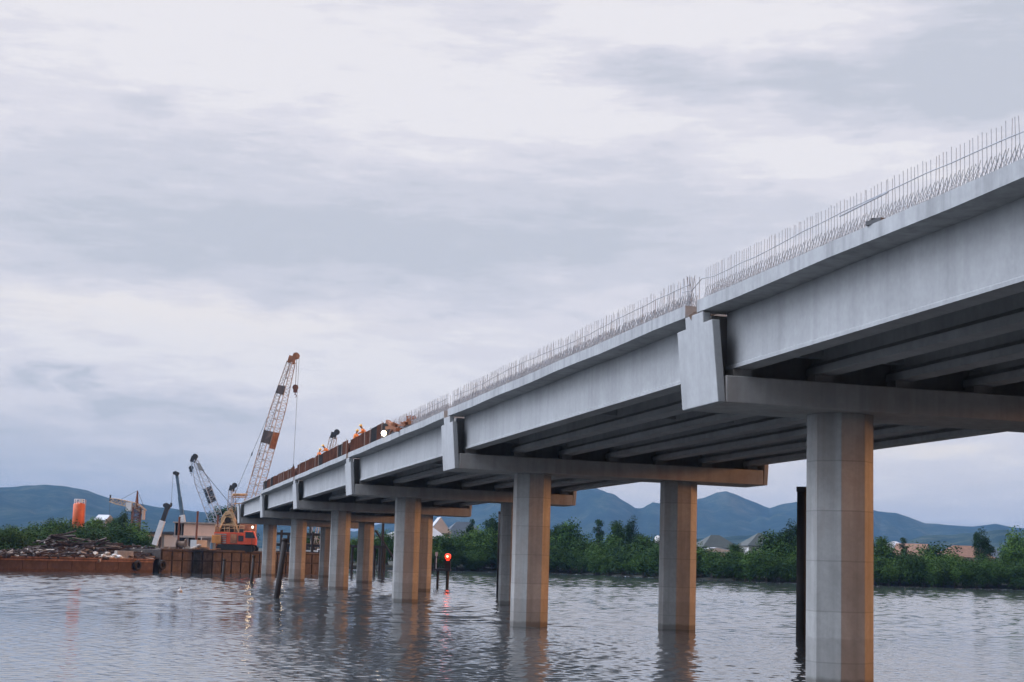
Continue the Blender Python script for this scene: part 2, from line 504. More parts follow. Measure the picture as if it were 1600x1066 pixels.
# ------------------------------------------------------------------ water, land, hills
import numpy as np
ys = np.concatenate([[-1200, -400, -100, 0, 15, 24], np.arange(30, 40, .6), np.arange(40, 95, 0.12), np.arange(95, 205, 0.22), np.arange(205, 420, 0.50), [440, 500, 900]])
us = np.concatenate([[-1], np.linspace(-0.50, 0.50, 820), [1]])
gy_ = np.repeat(ys[:, None], len(us), 1)
fan = np.maximum(gy_, 30.0)
gx_ = fan * us[None, :]
gx_[:, 0] = -4000; gx_[:, -1] = 4000
rng = np.random.RandomState(3)
ca_, sa_ = math.cos(0.23426), math.sin(0.23426)
bc_ = (gx_ - 9.8) * ca_ + (gy_ - 48) * sa_
ba_ = -(gx_ - 9.8) * sa_ + (gy_ - 48) * ca_
stir = np.exp(-((bc_ + 2 + 3 * np.sin(gy_ * .05)) / 12.0) ** 2) * np.clip((ba_ + 12) / 18, 0, 1) * np.clip((150 - ba_) / 40, 0, 1)
ruf = 0.56 + 0.50 * np.clip((gy_ - 85) / 80, 0, 1) + 0.85 * stir + 0.14 * np.sin(gx_ * 0.05 + gy_ * 0.023 + 1.0) * np.sin(gy_ * 0.05 - gx_ * 0.012) + 0.10 * np.sin(gx_ * 0.09 + 2) * np.sin(gy_ * 0.021 + 1)
hz_ = np.zeros_like(gx_)
# short wind ripples; the shortest are carried only where the sheet is fine enough to hold them
for (l0, l1, cnt_, y0_, y1_, sl_) in ((0.44, 0.85, 28, -1e3, 92, 0.0135), (0.95, 1.8, 24, 70, 202, 0.0130), (1.7, 3.0, 22, 170, 1e4, 0.0115), (1.6, 4.0, 8, -1e3, 180, 0.0018)):
    win = np.clip((gy_ - y0_) / 22, 0, 1) * np.clip((y1_ - gy_) / 22, 0, 1)
    acc = np.zeros_like(gx_)
    for q in range(cnt_):
        lam = l0 * (l1 / l0) ** rng.rand()
        th = rng.normal(0.9, 0.85)
        kx, ky = math.cos(th) * 2 * PI / lam, math.sin(th) * 2 * PI / lam
        acc += (sl_ * lam / (2 * PI)) * np.sin(kx * gx_ + ky * gy_ + rng.rand() * 6.28 + 0.8 * np.sin(gx_ * 0.13 + q) + 0.8 * np.sin(gy_ * 0.09 + 2 * q))
    hz_ += acc * win
edge = np.clip((0.49 - np.abs(gx_ / fan)) / 0.03, 0, 1) * np.clip((gy_ - 28) / 10, 0, 1) * np.clip((418 - gy_) / 12, 0, 1)
hz_ *= np.clip(ruf, 0.25, 1.8) * edge
ny_, nx_ = gx_.shape
me = bpy.data.meshes.new('river_water')
co = np.stack([gx_, gy_, hz_], -1).reshape(-1, 3).astype(np.float32)
idx = np.arange(ny_ * nx_).reshape(ny_, nx_)
quad = np.stack([idx[:-1, :-1], idx[:-1, 1:], idx[1:, 1:], idx[1:, :-1]], -1).reshape(-1, 4)
me.vertices.add(len(co)); me.vertices.foreach_set('co', co.ravel())
me.loops.add(quad.size); me.loops.foreach_set('vertex_index', quad.ravel().astype(np.int32))
me.polygons.add(len(quad)); me.polygons.foreach_set('loop_start', np.arange(0, quad.size, 4, dtype=np.int32))
me.polygons.foreach_set('use_smooth', np.ones(len(quad), dtype=bool))
me.update(calc_edges=True); me.validate()
me.materials.append(MAT['water'])
wob_ = bpy.data.objects.new('river_water', me); COL.objects.link(wob_)
tag(wob_, kind='structure')

shore = [(-4000, 190), (-700, 215), (-130, 238), (-84, 262), (-58, 300), (-40, 340), (-28, 362), (-12, 382), (0, 390), (17, 389), (34, 358), (52, 330), (75, 325), (101, 326), (160, 331), (300, 330), (800, 300), (4000, 250)]
sh = []
for (a, b2) in zip(shore, shore[1:]):
    n = max(1, min(14, int((Vector(b2) - Vector(a)).length / 8)))
    for i in range(n):
        k = i / n
        q = (a[0] + (b2[0] - a[0]) * k, a[1] + (b2[1] - a[1]) * k)
        sh.append((q[0], q[1] + 1.6 * (mnoise.noise((q[0] * 0.09, 3.1, 0)))))
sh.append(shore[-1])


def shore_y(x):
    for a, b2 in zip(shore, shore[1:]):
        if a[0] <= x <= b2[0]:
            return a[1] + (b2[1] - a[1]) * (x - a[0]) / (b2[0] - a[0])
    return 300


gm = MB()
rows = [(0, -1.5), (1.5, 0.25), (6, 0.7), (30, 1.3), (120, 2.0), (700, 4.0), (3000, 8.0), (9500, 12.0)]
vs = []
for dyy, z in rows:
    for (x, y) in sh:
        zz = z + (0.25 * mnoise.noise((x * 0.15, y * 0.15 + dyy, 0)) if dyy > 0 else 0)
        vs.append((x * (1 + dyy / 9000.0), y + dyy, zz))
N = len(sh)
fs = [(r * N + i, r * N + i + 1, (r + 1) * N + i + 1, (r + 1) * N + i) for r in range(len(rows) - 1) for i in range(N - 1)]
gm.add(vs, fs, True)
tag(gm.build('ground', 'bank_earth'), kind='structure')


def hills(name, prof, D, depth, seed):
    """a ridge whose crest follows a skyline; real terrain with front and back slopes"""
    pts = []
    for (a, b2) in zip(prof, prof[1:]):
        n = max(2, int((b2[0] - a[0]) / 7))
        for i in range(n):
            k = i / n
            pts.append((a[0] + (b2[0] - a[0]) * k, a[1] + (b2[1] - a[1]) * (3 * k * k - 2 * k ** 3 if False else k)))
    pts.append(prof[-1])
    mb = MB(); vs = []
    fr = [-1.0, -0.86, -0.72, -0.58, -0.45, -0.33, -0.22, -0.12, -0.05, 0.0, 0.12, 0.35, 0.7, 1.0]
    for f in fr:
        for (px, py) in pts:
            c = at(px, py, D)
            h = c.z - 6
            k = (D + f * depth) / D
            x, y = c.x * k, c.y * k
            base = (1 - abs(f)) ** 1.25
            nz = mnoise.fractal((x * 0.0024 + seed, y * 0.0012, seed), 1.0, 2.1, 5)
            small = mnoise.fractal((x * 0.02 + seed, y * 0.02, 2.0), 1.0, 2.0, 3)
            damp = min(1, abs(f) * 5)
            z = 6 + h * max(0.0, base * (1 + 0.85 * nz * damp)) + (small * 2.2 if f == 0 else small * 3.0 * (1 - abs(f)))
            if abs(f) == 1.0: z = 2.0
            vs.append((x, y, z))
    n = len(pts)
    mb.add(vs, [(r * n + i, r * n + i + 1, (r + 1) * n + i + 1, (r + 1) * n + i) for r in range(len(fr) - 1) for i in range(n - 1)], True)
    return tag(mb.build(name, 'hill_forest'), kind='structure')


hills('hill_range', [(-900, 800), (-500, 775), (-200, 772), (-60, 765), (0, 762), (70, 757), (105, 760), (135, 766), (170, 779), (250, 793), (330, 802), (420, 811), (500, 822), (560, 832), (640, 845), (760, 862)], 4600, 1500, 3.0)
hills('mountain_range', [(430, 858), (520, 838), (560, 829), (610, 814), (660, 800), (700, 790), (780, 778), (860, 772), (905, 764), (925, 760), (945, 768), (992, 797), (1005, 795), (1020, 785), (1045, 790), (1070, 784), (1100, 778), (1120, 770), (1135, 767), (1148, 771), (1165, 780), (1202, 794), (1225, 787), (1250, 783), (1300, 790), (1340, 790), (1372, 799), (1400, 802), (1420, 808), (1446, 818), (1490, 821), (1520, 823), (1555, 818), (1580, 823), (1640, 828), (1800, 840), (2200, 830), (2600, 850)], 5600, 1700, 8.0)
hills('near_ridge', [(1330, 872), (1400, 850), (1440, 838), (1500, 833), (1560, 829), (1620, 828), (1800, 820), (2300, 850)], 3000, 900, 15.0)
hills('foothills', [(-600, 842), (-200, 835), (0, 838), (160, 835), (260, 842), (420, 845), (620, 848), (860, 852), (1000, 848), (1100, 842), (1180, 836), (1240, 832), (1300, 845), (1420, 868), (1600, 880), (2100, 890)], 2900, 700, 21.0)

# unseen knoll added right of view to keep low sun off the far bank
km = MB(); vs = []
for i in range(33):
    for j in range(25):
        x, y = 190 + i * 30, 262 + j * 26
        ex = min(1, max(0, (i / 6))) * min(1, (32 - i) / 10); ey = min(1, j / 3) * min(1, (24 - j) / 6)
        h = 95 * (ex * ex * (3 - 2 * ex)) * (ey * ey * (3 - 2 * ey))
        h *= 1 + .3 * mnoise.fractal((x * .008, y * .008, 4), 1, 2, 4)
        vs.append((x, y + max(0, 70 - (x - 190)) , h - 1.0))
km.add(vs, [(i * 25 + j, (i + 1) * 25 + j, (i + 1) * 25 + j + 1, i * 25 + j + 1) for i in range(32) for j in range(24)], True)
tag(km.build('hill_sun_block', 'hill_forest'), kind='structure')

# ------------------------------------------------------------------ bridge
AZB = 0.23426
ORG = Vector((9.814, 47.966, 0))
SP = 36.826            # pier spacing
CW = 7.971             # column spacing
CL, CR = -4.42, 12.36  # cap ends


def zs(c, a): return -0.00488 * a - 0.0125 * (c - CL)
def sh3(c, a, z): return (c, a, z + zs(c, a))


bridge = thing('concrete_bridge', 'long unfinished grey concrete girder bridge on octagonal columns crossing the river', 'bridge', ORG, AZB)
oct_r = 0.9 / math.cos(PI / 8)
octp = [(oct_r * math.cos(PI / 8 + i * PI / 4), oct_r * math.sin(PI / 8 + i * PI / 4)) for i in range(8)]
GC = [-3.85 + 2.535 * i for i in range(7)]      # left faces of the girders' soffits
LASTP = 6
for n in range(-1, LASTP):
    a0 = n * SP
    rr = random.Random(n + 50)
    cap = MB().prism([(-1.5, 7.97), (1.5, 7.97), (1.5, 8.74), (.42, 8.74), (.42, 10.62), (-.32, 10.62), (-.32, 8.74), (-1.5, 8.74)], 'x', CL + 0.24, CR - 0.24, lambda x, y, z: sh3(x, y + a0, z)).build('pier_cap', 'concrete_cap', bridge, bevel=0.03)
    for k in (0, 1):
        c0 = CW * k
        mb = MB()
        zt = 7.97 + zs(c0, a0) - 0.0
        vs = [(c0 + x, a0 + y, -5.0) for x, y in octp] + [(c0 + x, a0 + y, 7.965 + zs(c0 + x, a0 + y)) for x, y in octp]
        mb.add(vs, [(i, (i + 1) % 8, 8 + (i + 1) % 8, 8 + i) for i in range(8)] + [tuple(range(7, -1, -1)), tuple(range(8, 16))])
        mb.build('column', 'concrete_column', cap, bevel=0.012)
    # upright end walls with the raised tab under the deck joint
    for side in (-1, 1):
        ce = CL if side < 0 else CR
        outl = [(-1.5, 7.97), (1.5, 7.97), (1.56, 10.33), (0.80, 10.33), (0.80, 10.66), (-0.70, 10.66), (-0.70, 10.33), (-1.40, 10.33)]
        def lean(x, y, z, ce=ce, side=side):
            # x is 0 on the outer face, 1 on the inner face
            c = ce + side * (z - 7.97) * 0.075 - side * x * 0.24
            return sh3(c, a0 + y, z)
        MB().prism(outl, 'x', 0, 1, lean).build('end_wall', 'concrete_girder' if side < 0 else 'concrete_cap', cap, bevel=0.025)
    for gc in GC:
        for e in (-0.85, 0.85):
            if (n == -1 and e < 0) or (n == LASTP - 1 and e > 0): continue
            MB().box(gc + 0.02, gc + 0.58, a0 + e - 0.28, a0 + e + 0.28, 8.745, 8.985, sh3).build('bearing_block', 'concrete_cap', cap)

for n in range(-1, LASTP - 1):
    a0, a1 = n * SP + 0.8, (n + 1) * SP - 0.2
    last = n == LASTP - 2
    rr = random.Random(n + 9)
    if not last:
        mb = MB()
        m_ = 12
        prev = None
        vs = []
        for i in range(m_ + 1):
            a = a0 + (a1 - a0) * i / m_
            wob = 0.02 * math.sin(i * 1.7 + n)
            for c, z in ((-4.62, 10.675 + wob), (-4.62, 11.04 + wob * .5), (12.55, 11.04), (12.55, 10.69)):
                vs.append(sh3(c, a, z))
        fs = [(i * 4 + j, i * 4 + (j + 1) % 4, (i + 1) * 4 + (j + 1) % 4, (i + 1) * 4 + j) for i in range(m_) for j in range(4)]
        fs += [(3, 2, 1, 0), tuple(m_ * 4 + j for j in range(4))]
        slab = mb.add(vs, fs).build('deck_slab', 'concrete_slab', bridge)
    else:
        slab = MB().box(-4.35, 12.3, a0, a1, 10.69, 10.80, sh3).build('deck_panel', 'concrete_slab', bridge)
    for gi, gc in enumerate(GC):
        if gi == 0:
            pr = [(gc, 8.99), (gc + 0.62, 8.99), (gc + 0.62, 9.2), (gc + 0.42, 9.36), (gc + 0.42, 10.3), (gc + 0.66, 10.5), (gc + 0.66, 10.685), (gc + 0.05, 10.685), (gc + 0.05, 9.12), (gc, 9.08)]
        else:
            pr = [(gc, 8.99), (gc + 0.62, 8.99), (gc + 0.62, 9.2), (gc + 0.42, 9.36), (gc + 0.42, 10.3), (gc + 0.72, 10.5), (gc + 0.72, 10.685), (gc - 0.1, 10.685), (gc - 0.1, 10.5), (gc + 0.2, 10.3), (gc + 0.2, 9.36), (gc, 9.2)]
        MB().prism(pr, 'y', a0 - 0.2, a1 - 0.32, sh3).build('girder', 'concrete_girder', slab)
        if gi < 6:
            for aa in (a0 + 0.25, (a0 + a1) / 2, a1 - 1.1):
                MB().box(gc + 0.43, gc + 2.725, aa, aa + 0.28, 9.45, 10.66, sh3).build('diaphragm', 'concrete_girder', slab)
    if last: continue

# broken edge and debris in the first joint
mb = MB()
rr = random.Random(4)
for i in range(9):
    c, a, z = -4.55 + rr.uniform(0, .5), rr.uniform(-0.1, 0.7), 10.70 + rr.uniform(0, 0.16)
    mb.obox(Vector(sh3(c, a, z)), rr.uniform(.12, .4), rr.uniform(.12, .35), rr.uniform(.06, .18), rr.uniform(0, 3), rr.uniform(-.4, .4), rr.uniform(-.4, .4))
tag(mb.build('rubble_heap', 'timber', None, ORG), 'small heap of broken timber and rubble in the deck joint above the nearest end wall', 'rubble')
bpy.data.objects['rubble_heap'].rotation_euler = (0, 0, AZB)

# barrier reinforcement: upright bars, crossed stirrups, tie bars
slabs = [o for o in bridge.children if o.name.startswith('deck_slab')]
bars, lace, tie = MB(), MB(), MB()
one = MB().tube((0, 0, 0), (0, 0, 1.0), 0.0075, None, 5)
bar0 = None
cnt = 0
rr = random.Random(77)


def fork(mb, a, c=-4.42, hgt=0.44, w_=0.20, j=0.0, r=0.0085):
    for s_ in (-1, 1):
        p0 = sh3(c + 0.05 * s_, a - s_ * w_ * 0.5, 11.0)
        p1 = sh3(c + 0.05 * s_ + 0.03, a + s_ * w_ * 0.9 + j, 11.0 + hgt)
        mb.tube(p0, p1, r, None, 4, False)


for n in range(-1, 2):
    aS, aE = n * SP + 0.9, (n + 1) * SP - 0.3
    if n == 1: aE = 1 * SP + 19.5
    a = aS
    rec = 0
    tiepts, t2 = [], []
    while a < aE:
        messy = 0.0 if n < 0 else (0.05 if n == 0 else 0.07)
        hh = 0.98 + rr.uniform(-.035, .035) - (rr.random() ** 6) * 0.25 * (n >= 0)
        if n == -1 and a > aE - 1.2: hh *= 1.0
        dxa = rr.gauss(0, messy) + (0.10 * math.sin(a * 1.3) * (n >= 0))
        p0, p1 = sh3(-4.42, a, 11.02), sh3(-4.42 + rr.gauss(0, .02), a + dxa, 11.02 + hh)
        if n == -1 and a > -18.4 and cnt < 100:
            o = None
            if bar0 is None:
                o = bar0 = one.build('vertical_bar', 'rebar_steel', slabs[0])
            else:
                o = copy_child(bar0, slabs[0])
            o.location = p0
            d = Vector(p1) - Vector(p0)
            o.rotation_euler = d.to_track_quat('Z', 'Y').to_euler()
            o.scale = (1, 1, d.length)
            cnt += 1
        else:
            bars.tube(p0, p1, 0.0075 if n < 1 else 0.010, None, 4, False)
            if n >= 0 and rr.random() < 0.25: bars.tube(sh3(-4.15, a, 11.02), sh3(-4.15, a + rr.gauss(0, .12), 11.02 + hh * .95), 0.012, None, 4, False)
        fork(lace, a, j=rr.gauss(0, 0.02 + messy), r=0.0085 if n < 1 else 0.010, hgt=0.44 + rr.uniform(-.03, .03))
        fork(lace, a + 0.085, c=-4.2, j=rr.gauss(0, 0.02 + messy), r=0.0085 if n < 1 else 0.010, hgt=0.42 + rr.uniform(-.04, .04))
        if n >= 0: fork(lace, a + 0.05, c=-4.3, j=rr.gauss(0, 0.06), r=0.009, hgt=0.46 + rr.uniform(-.05, .05))
        if rec % 6 == 0:
            tiepts.append(sh3(-4.44, a, 11.02 + 0.66 + 0.05 * math.sin(a * 0.35 + n) + rr.gauss(0, .012)))
        rec += 1
        a += 0.176 if n < 1 else 0.21
    tie = MB()
    tie.path(tiepts, 0.013, 5)
    if n == -1:
        endpt = tiepts[-1]
        tie.path([endpt, sh3(-4.44, -0.1, 11.72), sh3(-4.44, 0.75, 11.50), sh3(-4.44, 1.6, 11.58)], 0.013, 5)
        MB().path([sh3(-4.44, -9.5, 11.66), sh3(-4.44, -12, 11.70)], 0.02, 5).build('lap_splice', 'rebar_steel', bridge)
    tie.build('tie_rod', 'rebar_steel', bridge)
    if n == 0:   # frayed end of the bars at the joint
        for q in range(5):
            bars.tube(sh3(-4.42, 0.95 + q * .05, 11.0), sh3(-4.42, 0.55 + q * .16, 11.95 + rr.uniform(-.1, .05)), 0.012, None, 4, False)
tag(bars.build('barrier_bars', 'rebar_steel', bridge), kind='stuff')
tag(lace.build('crossed_stirrups', 'rebar_steel', bridge), kind='stuff')
# offcut of timber on the near deck edge
def bpt(c, a, z):
    M = Matrix.Translation(ORG) @ Matrix.Rotation(AZB, 4, 'Z')
    return M @ Vector(sh3(c, a, z))
tag(MB().obox((0, 0, 0.05), 0.16, 0.55, 0.10, 0.2).obox((0.02, 0.18, 0.12), 0.12, 0.3, 0.05, -0.3).build('timber_offcut', 'dark_steel', None, bpt(-4.54, -11.6, 11.04)), 'dark timber offcut left on the nearest deck edge below the bars', 'timber')
bpy.data.objects['timber_offcut'].rotation_euler = (0, 0, AZB)

# rusty steel formwork on the far deck edge
def formwork(a_s, a_e, label, h=0.98):
    r = thing('steel_formwork', label, 'formwork', bpt(-4.5, a_s, 11.045), AZB, 'rusty formwork runs on the deck edge')
    n = max(1, round((a_e - a_s) / 2.4)); L = (a_e - a_s) / n
    rr = random.Random(int(a_s))
    for i in range(n):
        y0, y1 = i * L + 0.02, (i + 1) * L - 0.02
        hh = h + rr.uniform(-.05, .08)
        zf = lambda x, y, z: (x, y, z - 0.00488 * y)
        pmb = MB().box(0, 0.04, y0, y1, 0, hh, zf)
        for k in range(5):
            yy = y0 + (y1 - y0) * (k + .5) / 5
            pmb.box(-0.06, -0.003, yy - .03, yy + .03, 0.0, hh - .02, zf)
        pan = pmb.build('panel', 'rust_panel' if rr.random() < .85 else 'dark_steel', r)
        if rr.random() < 0.6:
            MB().tube(zf(0.75, y0 + .3, 0.0), zf(0.05, y0 + .3, hh * .8), 0.03).build('prop', 'dark_steel', r)
        if rr.random() < 0.45:
            MB().box(-0.09, -0.062, y0 + .02, y0 + .12, 0.05, hh + .1, zf).build('batten', 'lattice_white', r)
    MB().box(0.3, 0.34, 0.02, a_e - a_s - .02, 0, h - .05, lambda x, y, z: (x, y, z - 0.00488 * y)).build('back_panel', 'rust_panel', r)
    return r
formwork(SP + 19.0, 2 * SP - 0.5, 'rusty brown steel formwork run beside the two workers nearest the lit deck lamp')
formwork(2 * SP + 1.2, 3 * SP - 1.5, 'rusty brown steel formwork run along the middle far span beside the farther workers')
formwork(3 * SP + 1.5, 4 * SP - 2.0, 'rusty brown steel formwork run in front of the tall crane boom, farthest along the deck')

fp_ = MB(); rr = random.Random(21)  # added boards; their orange colour stands in for warm light on the formwork
for i in range(46):
    fp_.obox((rr.uniform(-.1, .5), rr.uniform(-3.4, 3.4), .1 + rr.uniform(0, .62) * (1 - abs(rr.uniform(-.5, .5)))), rr.uniform(.08, .3), rr.uniform(.8, 2.2), rr.uniform(.05, .22), rr.gauss(0, .3), rr.gauss(0, .3), rr.gauss(0, .15))
o = tag(fp_.build('board_pile', 'crane_rust', None, bpt(-4.4, SP + 15.6, 11.045)), 'jumbled formwork boards, warm light in their colour, on the deck edge behind the lit lamp', 'boards'); o.rotation_euler = (0, 0, AZB)

# ------------------------------------------------------------------ lamps
def worklamp(loc, label, rz=0.0, pole=0.25, r=0.16, light=25.0):
    t_ = thing('work_lamp', label, 'lamp', loc, rz)
    MB().tube((0, 0, 0), (0, 0, pole), 0.03).tube((-.15, 0, 0.015), (.15, 0, 0.015), 0.02).build('stand', 'dark_steel', t_)
    MB().lathe([(0.06, 0.16), (r * 1.1, 0.10), (r * 1.25, 0.0), (r * 1.2, 0.0)], (0, 0.12, pole + r * .6)).build('housing', 'dark_steel', t_)
    MB().ball((0, 0, pole + r), r).build('bulb', 'lamp_glow', t_)
    L = bpy.data.lights.new('work_lamp_light', 'POINT'); L.energy = light * .10; L.color = (1, .72, .42); L.shadow_soft_size = 0.2
    lo = bpy.data.objects.new('work_lamp_light', L); COL.objects.link(lo); lo.parent = t_; lo.location = (0, -0.3, pole + r)
    return t_
worklamp(bpt(-4.62, SP + 20.3, 11.04), 'lit white work lamp on the deck edge where the rusty formwork begins', AZB, 0.06, 0.19, 120)

# ------------------------------------------------------------------ workers
def person(loc, rz, label, bend=0.0, vest='hivis', arm=0.0, hat='helmet'):
    r = thing('person', label, 'person', loc, rz, 'workers on the bridge deck')
    b = bend
    def tp(x, y, z):      # bend torso forward (towards -y) about the hips
        zz = z - 0.95
        return Vector((x, y - math.sin(b) * zz + math.cos(b) * 0, 0.95 + math.cos(b) * zz))
    V, E, R = [], [], []
    def vv(p, r_):
        V.append(tuple(p)); R.append(r_); return len(V) - 1
    def chain(prev, lst):
        for p, r_ in lst:
            k = vv(p, r_); E.append((prev, k)); prev = k
        return prev
    pel = vv((0, 0, 0.95), 0.135)
    chest = chain(pel, [(tp(0, 0, 1.12), 0.125), (tp(0, 0, 1.30), 0.145), (tp(0, 0.01, 1.42), 0.12)])
    chain(chest, [(tp(0, 0.0, 1.50), 0.055), (tp(0, -0.01, 1.57), 0.07), (tp(0, -0.02, 1.65), 0.088), (tp(0, -0.015, 1.72), 0.07)])
    for s_ in (-1, 1):
        sh_ = chain(chest, [(tp(0.17 * s_, 0.01, 1.41), 0.062)])
        el_ = tp(0.23 * s_, -0.08 - .12 * arm, 1.16 + .06 * arm)
        ha = tp(0.20 * s_ - .04 * s_ * arm, -0.26 - .18 * arm, 1.02 + .2 * arm)
        hnd = chain(sh_, [(el_, 0.045), (ha, 0.032), (ha + Vector((0, -.07, -.03)), 0.034)])
        base = Vector(V[hnd])
        for q in range(4):
            chain(hnd, [(base + Vector((-.03 + .02 * q, -.04 - .01 * (q in (1, 2)), -.02)), 0.010), (base + Vector((-.03 + .02 * q, -.055 - .012 * (q in (1, 2)), -.055)), 0.008)])
        chain(hnd, [(base + Vector((-.045 * s_, .01, -.03)), 0.011), (base + Vector((-.055 * s_, -.025, -.055)), 0.009)])
        chain(pel, [((0.10 * s_, 0, 0.88), 0.095), ((0.11 * s_, -0.02, 0.50), 0.065), ((0.12 * s_, 0.01, 0.10), 0.042), ((0.12 * s_, -0.15, 0.045), 0.040)])
    me = bpy.data.meshes.new('body'); me.from_pydata(V, E, []); me.update()
    o = bpy.data.objects.new('body', me); COL.objects.link(o); o.parent = r
    me.materials.append(MAT['skin'])
    md = o.modifiers.new('skin', 'SKIN')
    for i, sv in enumerate(me.skin_vertices[0].data):
        sv.radius = (R[i], R[i]); sv.use_root = (i == 0)
    o.modifiers.new('sub', 'SUBSURF').levels = 1
    # clothing
    vm = MB()
    prof = [(0.155, 0.90), (0.165, 1.0), (0.15, 1.15), (0.172, 1.3), (0.17, 1.42), (0.075, 1.475)]
    k = len(vm.v); n = 12
    vs = [tp(rad * 1.22 * math.cos(2 * PI * i / n), rad * 0.92 * math.sin(2 * PI * i / n), z) for rad, z in prof for i in range(n)]
    vm.add(vs, [(j * n + i, j * n + (i + 1) % n, (j + 1) * n + (i + 1) % n, (j + 1) * n + i) for j in range(len(prof) - 1) for i in range(n)], True)
    for s_ in (-1, 1):
        vm.tube(tp(0.16 * s_, 0.01, 1.42), tp(0.235 * s_, -0.08 - .12 * arm, 1.15 + .06 * arm), 0.075, 0.06, 8, True, True)
        vm.tube(tp(0.235 * s_, -0.08 - .12 * arm, 1.16 + .06 * arm), tp(0.20 * s_ - .04 * s_ * arm, -0.24 - .17 * arm, 1.04 + .2 * arm), 0.06, 0.045, 8, True, True)
    vm.build('jacket', vest, r)
    tm = MB()
    for s_ in (-1, 1):
        tm.tube((0.09 * s_, 0, 0.97), (0.11 * s_, -0.02, 0.5), 0.115, 0.085, 9, True, True).tube((0.11 * s_, -0.02, 0.5), (0.12 * s_, 0.01, 0.10), 0.085, 0.06, 9, True, True)
    tm.build('trousers', 'trousers', r)
    hc = tp(0, -0.02, 1.69)
    MB().lathe([(0.15, 0.0), (0.145, 0.015), (0.118, 0.02), (0.112, 0.07), (0.08, 0.115), (0.02, 0.135)], hc).build('helmet', hat, r)
    MB().tube(tp(0, -0.10, 1.635), tp(0, -0.135, 1.615), 0.012, 0.018, 6).build('nose', 'skin', r)
    return r
def on_deck(px, a_near, c=-4.12):
    # find the deck point at offset c seen at column px
    lo, hi = a_near - 25, a_near + 25
    for _ in range(50):
        mid = (lo + hi) / 2
        P = bpt(c, mid, 11.04) - CAM
        x = 800 + F_PX * P.dot(RT) / P.dot(FW)
        if x > px: lo = mid
        else: hi = mid
    return bpt(c, mid, 11.045)
person(on_deck(553, 70), 1.2, 'worker in orange jacket and helmet, the nearer of the pair left of the deck lamp', 0.25, arm=1.0)
person(on_deck(571, 62), -1.6, 'worker in orange jacket leaning over the formwork just left of the deck lamp', 0.55, arm=0.5)
person(on_deck(496, 100), 1.4, 'worker in orange jacket standing at the far formwork, left of a second worker', 0.2, arm=0.8)
person(on_deck(513, 93), -1.2, 'worker in orange jacket stooping at the far formwork below the small crane tip', 0.75, arm=0.6)

# ------------------------------------------------------------------ cranes
def lattice(mb, p0, p1, w0, wm, w1, side, nb, rc=0.06, rl=0.03):
    """four-chord lattice boom from p0 to p1; width w0 at foot, wm in the body, w1 at the head"""
    p0, p1, side = Vector(p0), Vector(p1), Vector(side).normalized()
    ax = (p1 - p0).normalized()
    up = ax.cross(side).normalized()
    def wd(k):
        if k < 0.12: return w0 + (wm - w0) * k / 0.12
        if k > 0.72: return wm + (w1 - wm) * (k - 0.72) / 0.28
        return wm
    ring = []
    for i in range(nb + 1):
        k = i / nb
        c = p0.lerp(p1, k); h = wd(k) / 2
        ring.append([c + side * h * sx + up * h * sy for sx, sy in ((-1, -1), (1, -1), (1, 1), (-1, 1))])
    for i in range(nb):
        for j in range(4):
            mb.tube(ring[i][j], ring[i + 1][j], rc, None, 4, False)
            j2 = (j + 1) % 4
            a, b = (ring[i][j], ring[i + 1][j2]) if i % 2 else (ring[i][j2], ring[i + 1][j])
            mb.tube(a, b, rl, None, 3, False)
            if i % 2 == 0: mb.tube(ring[i][j], ring[i][j2], rl, None, 3, False)
    return ring


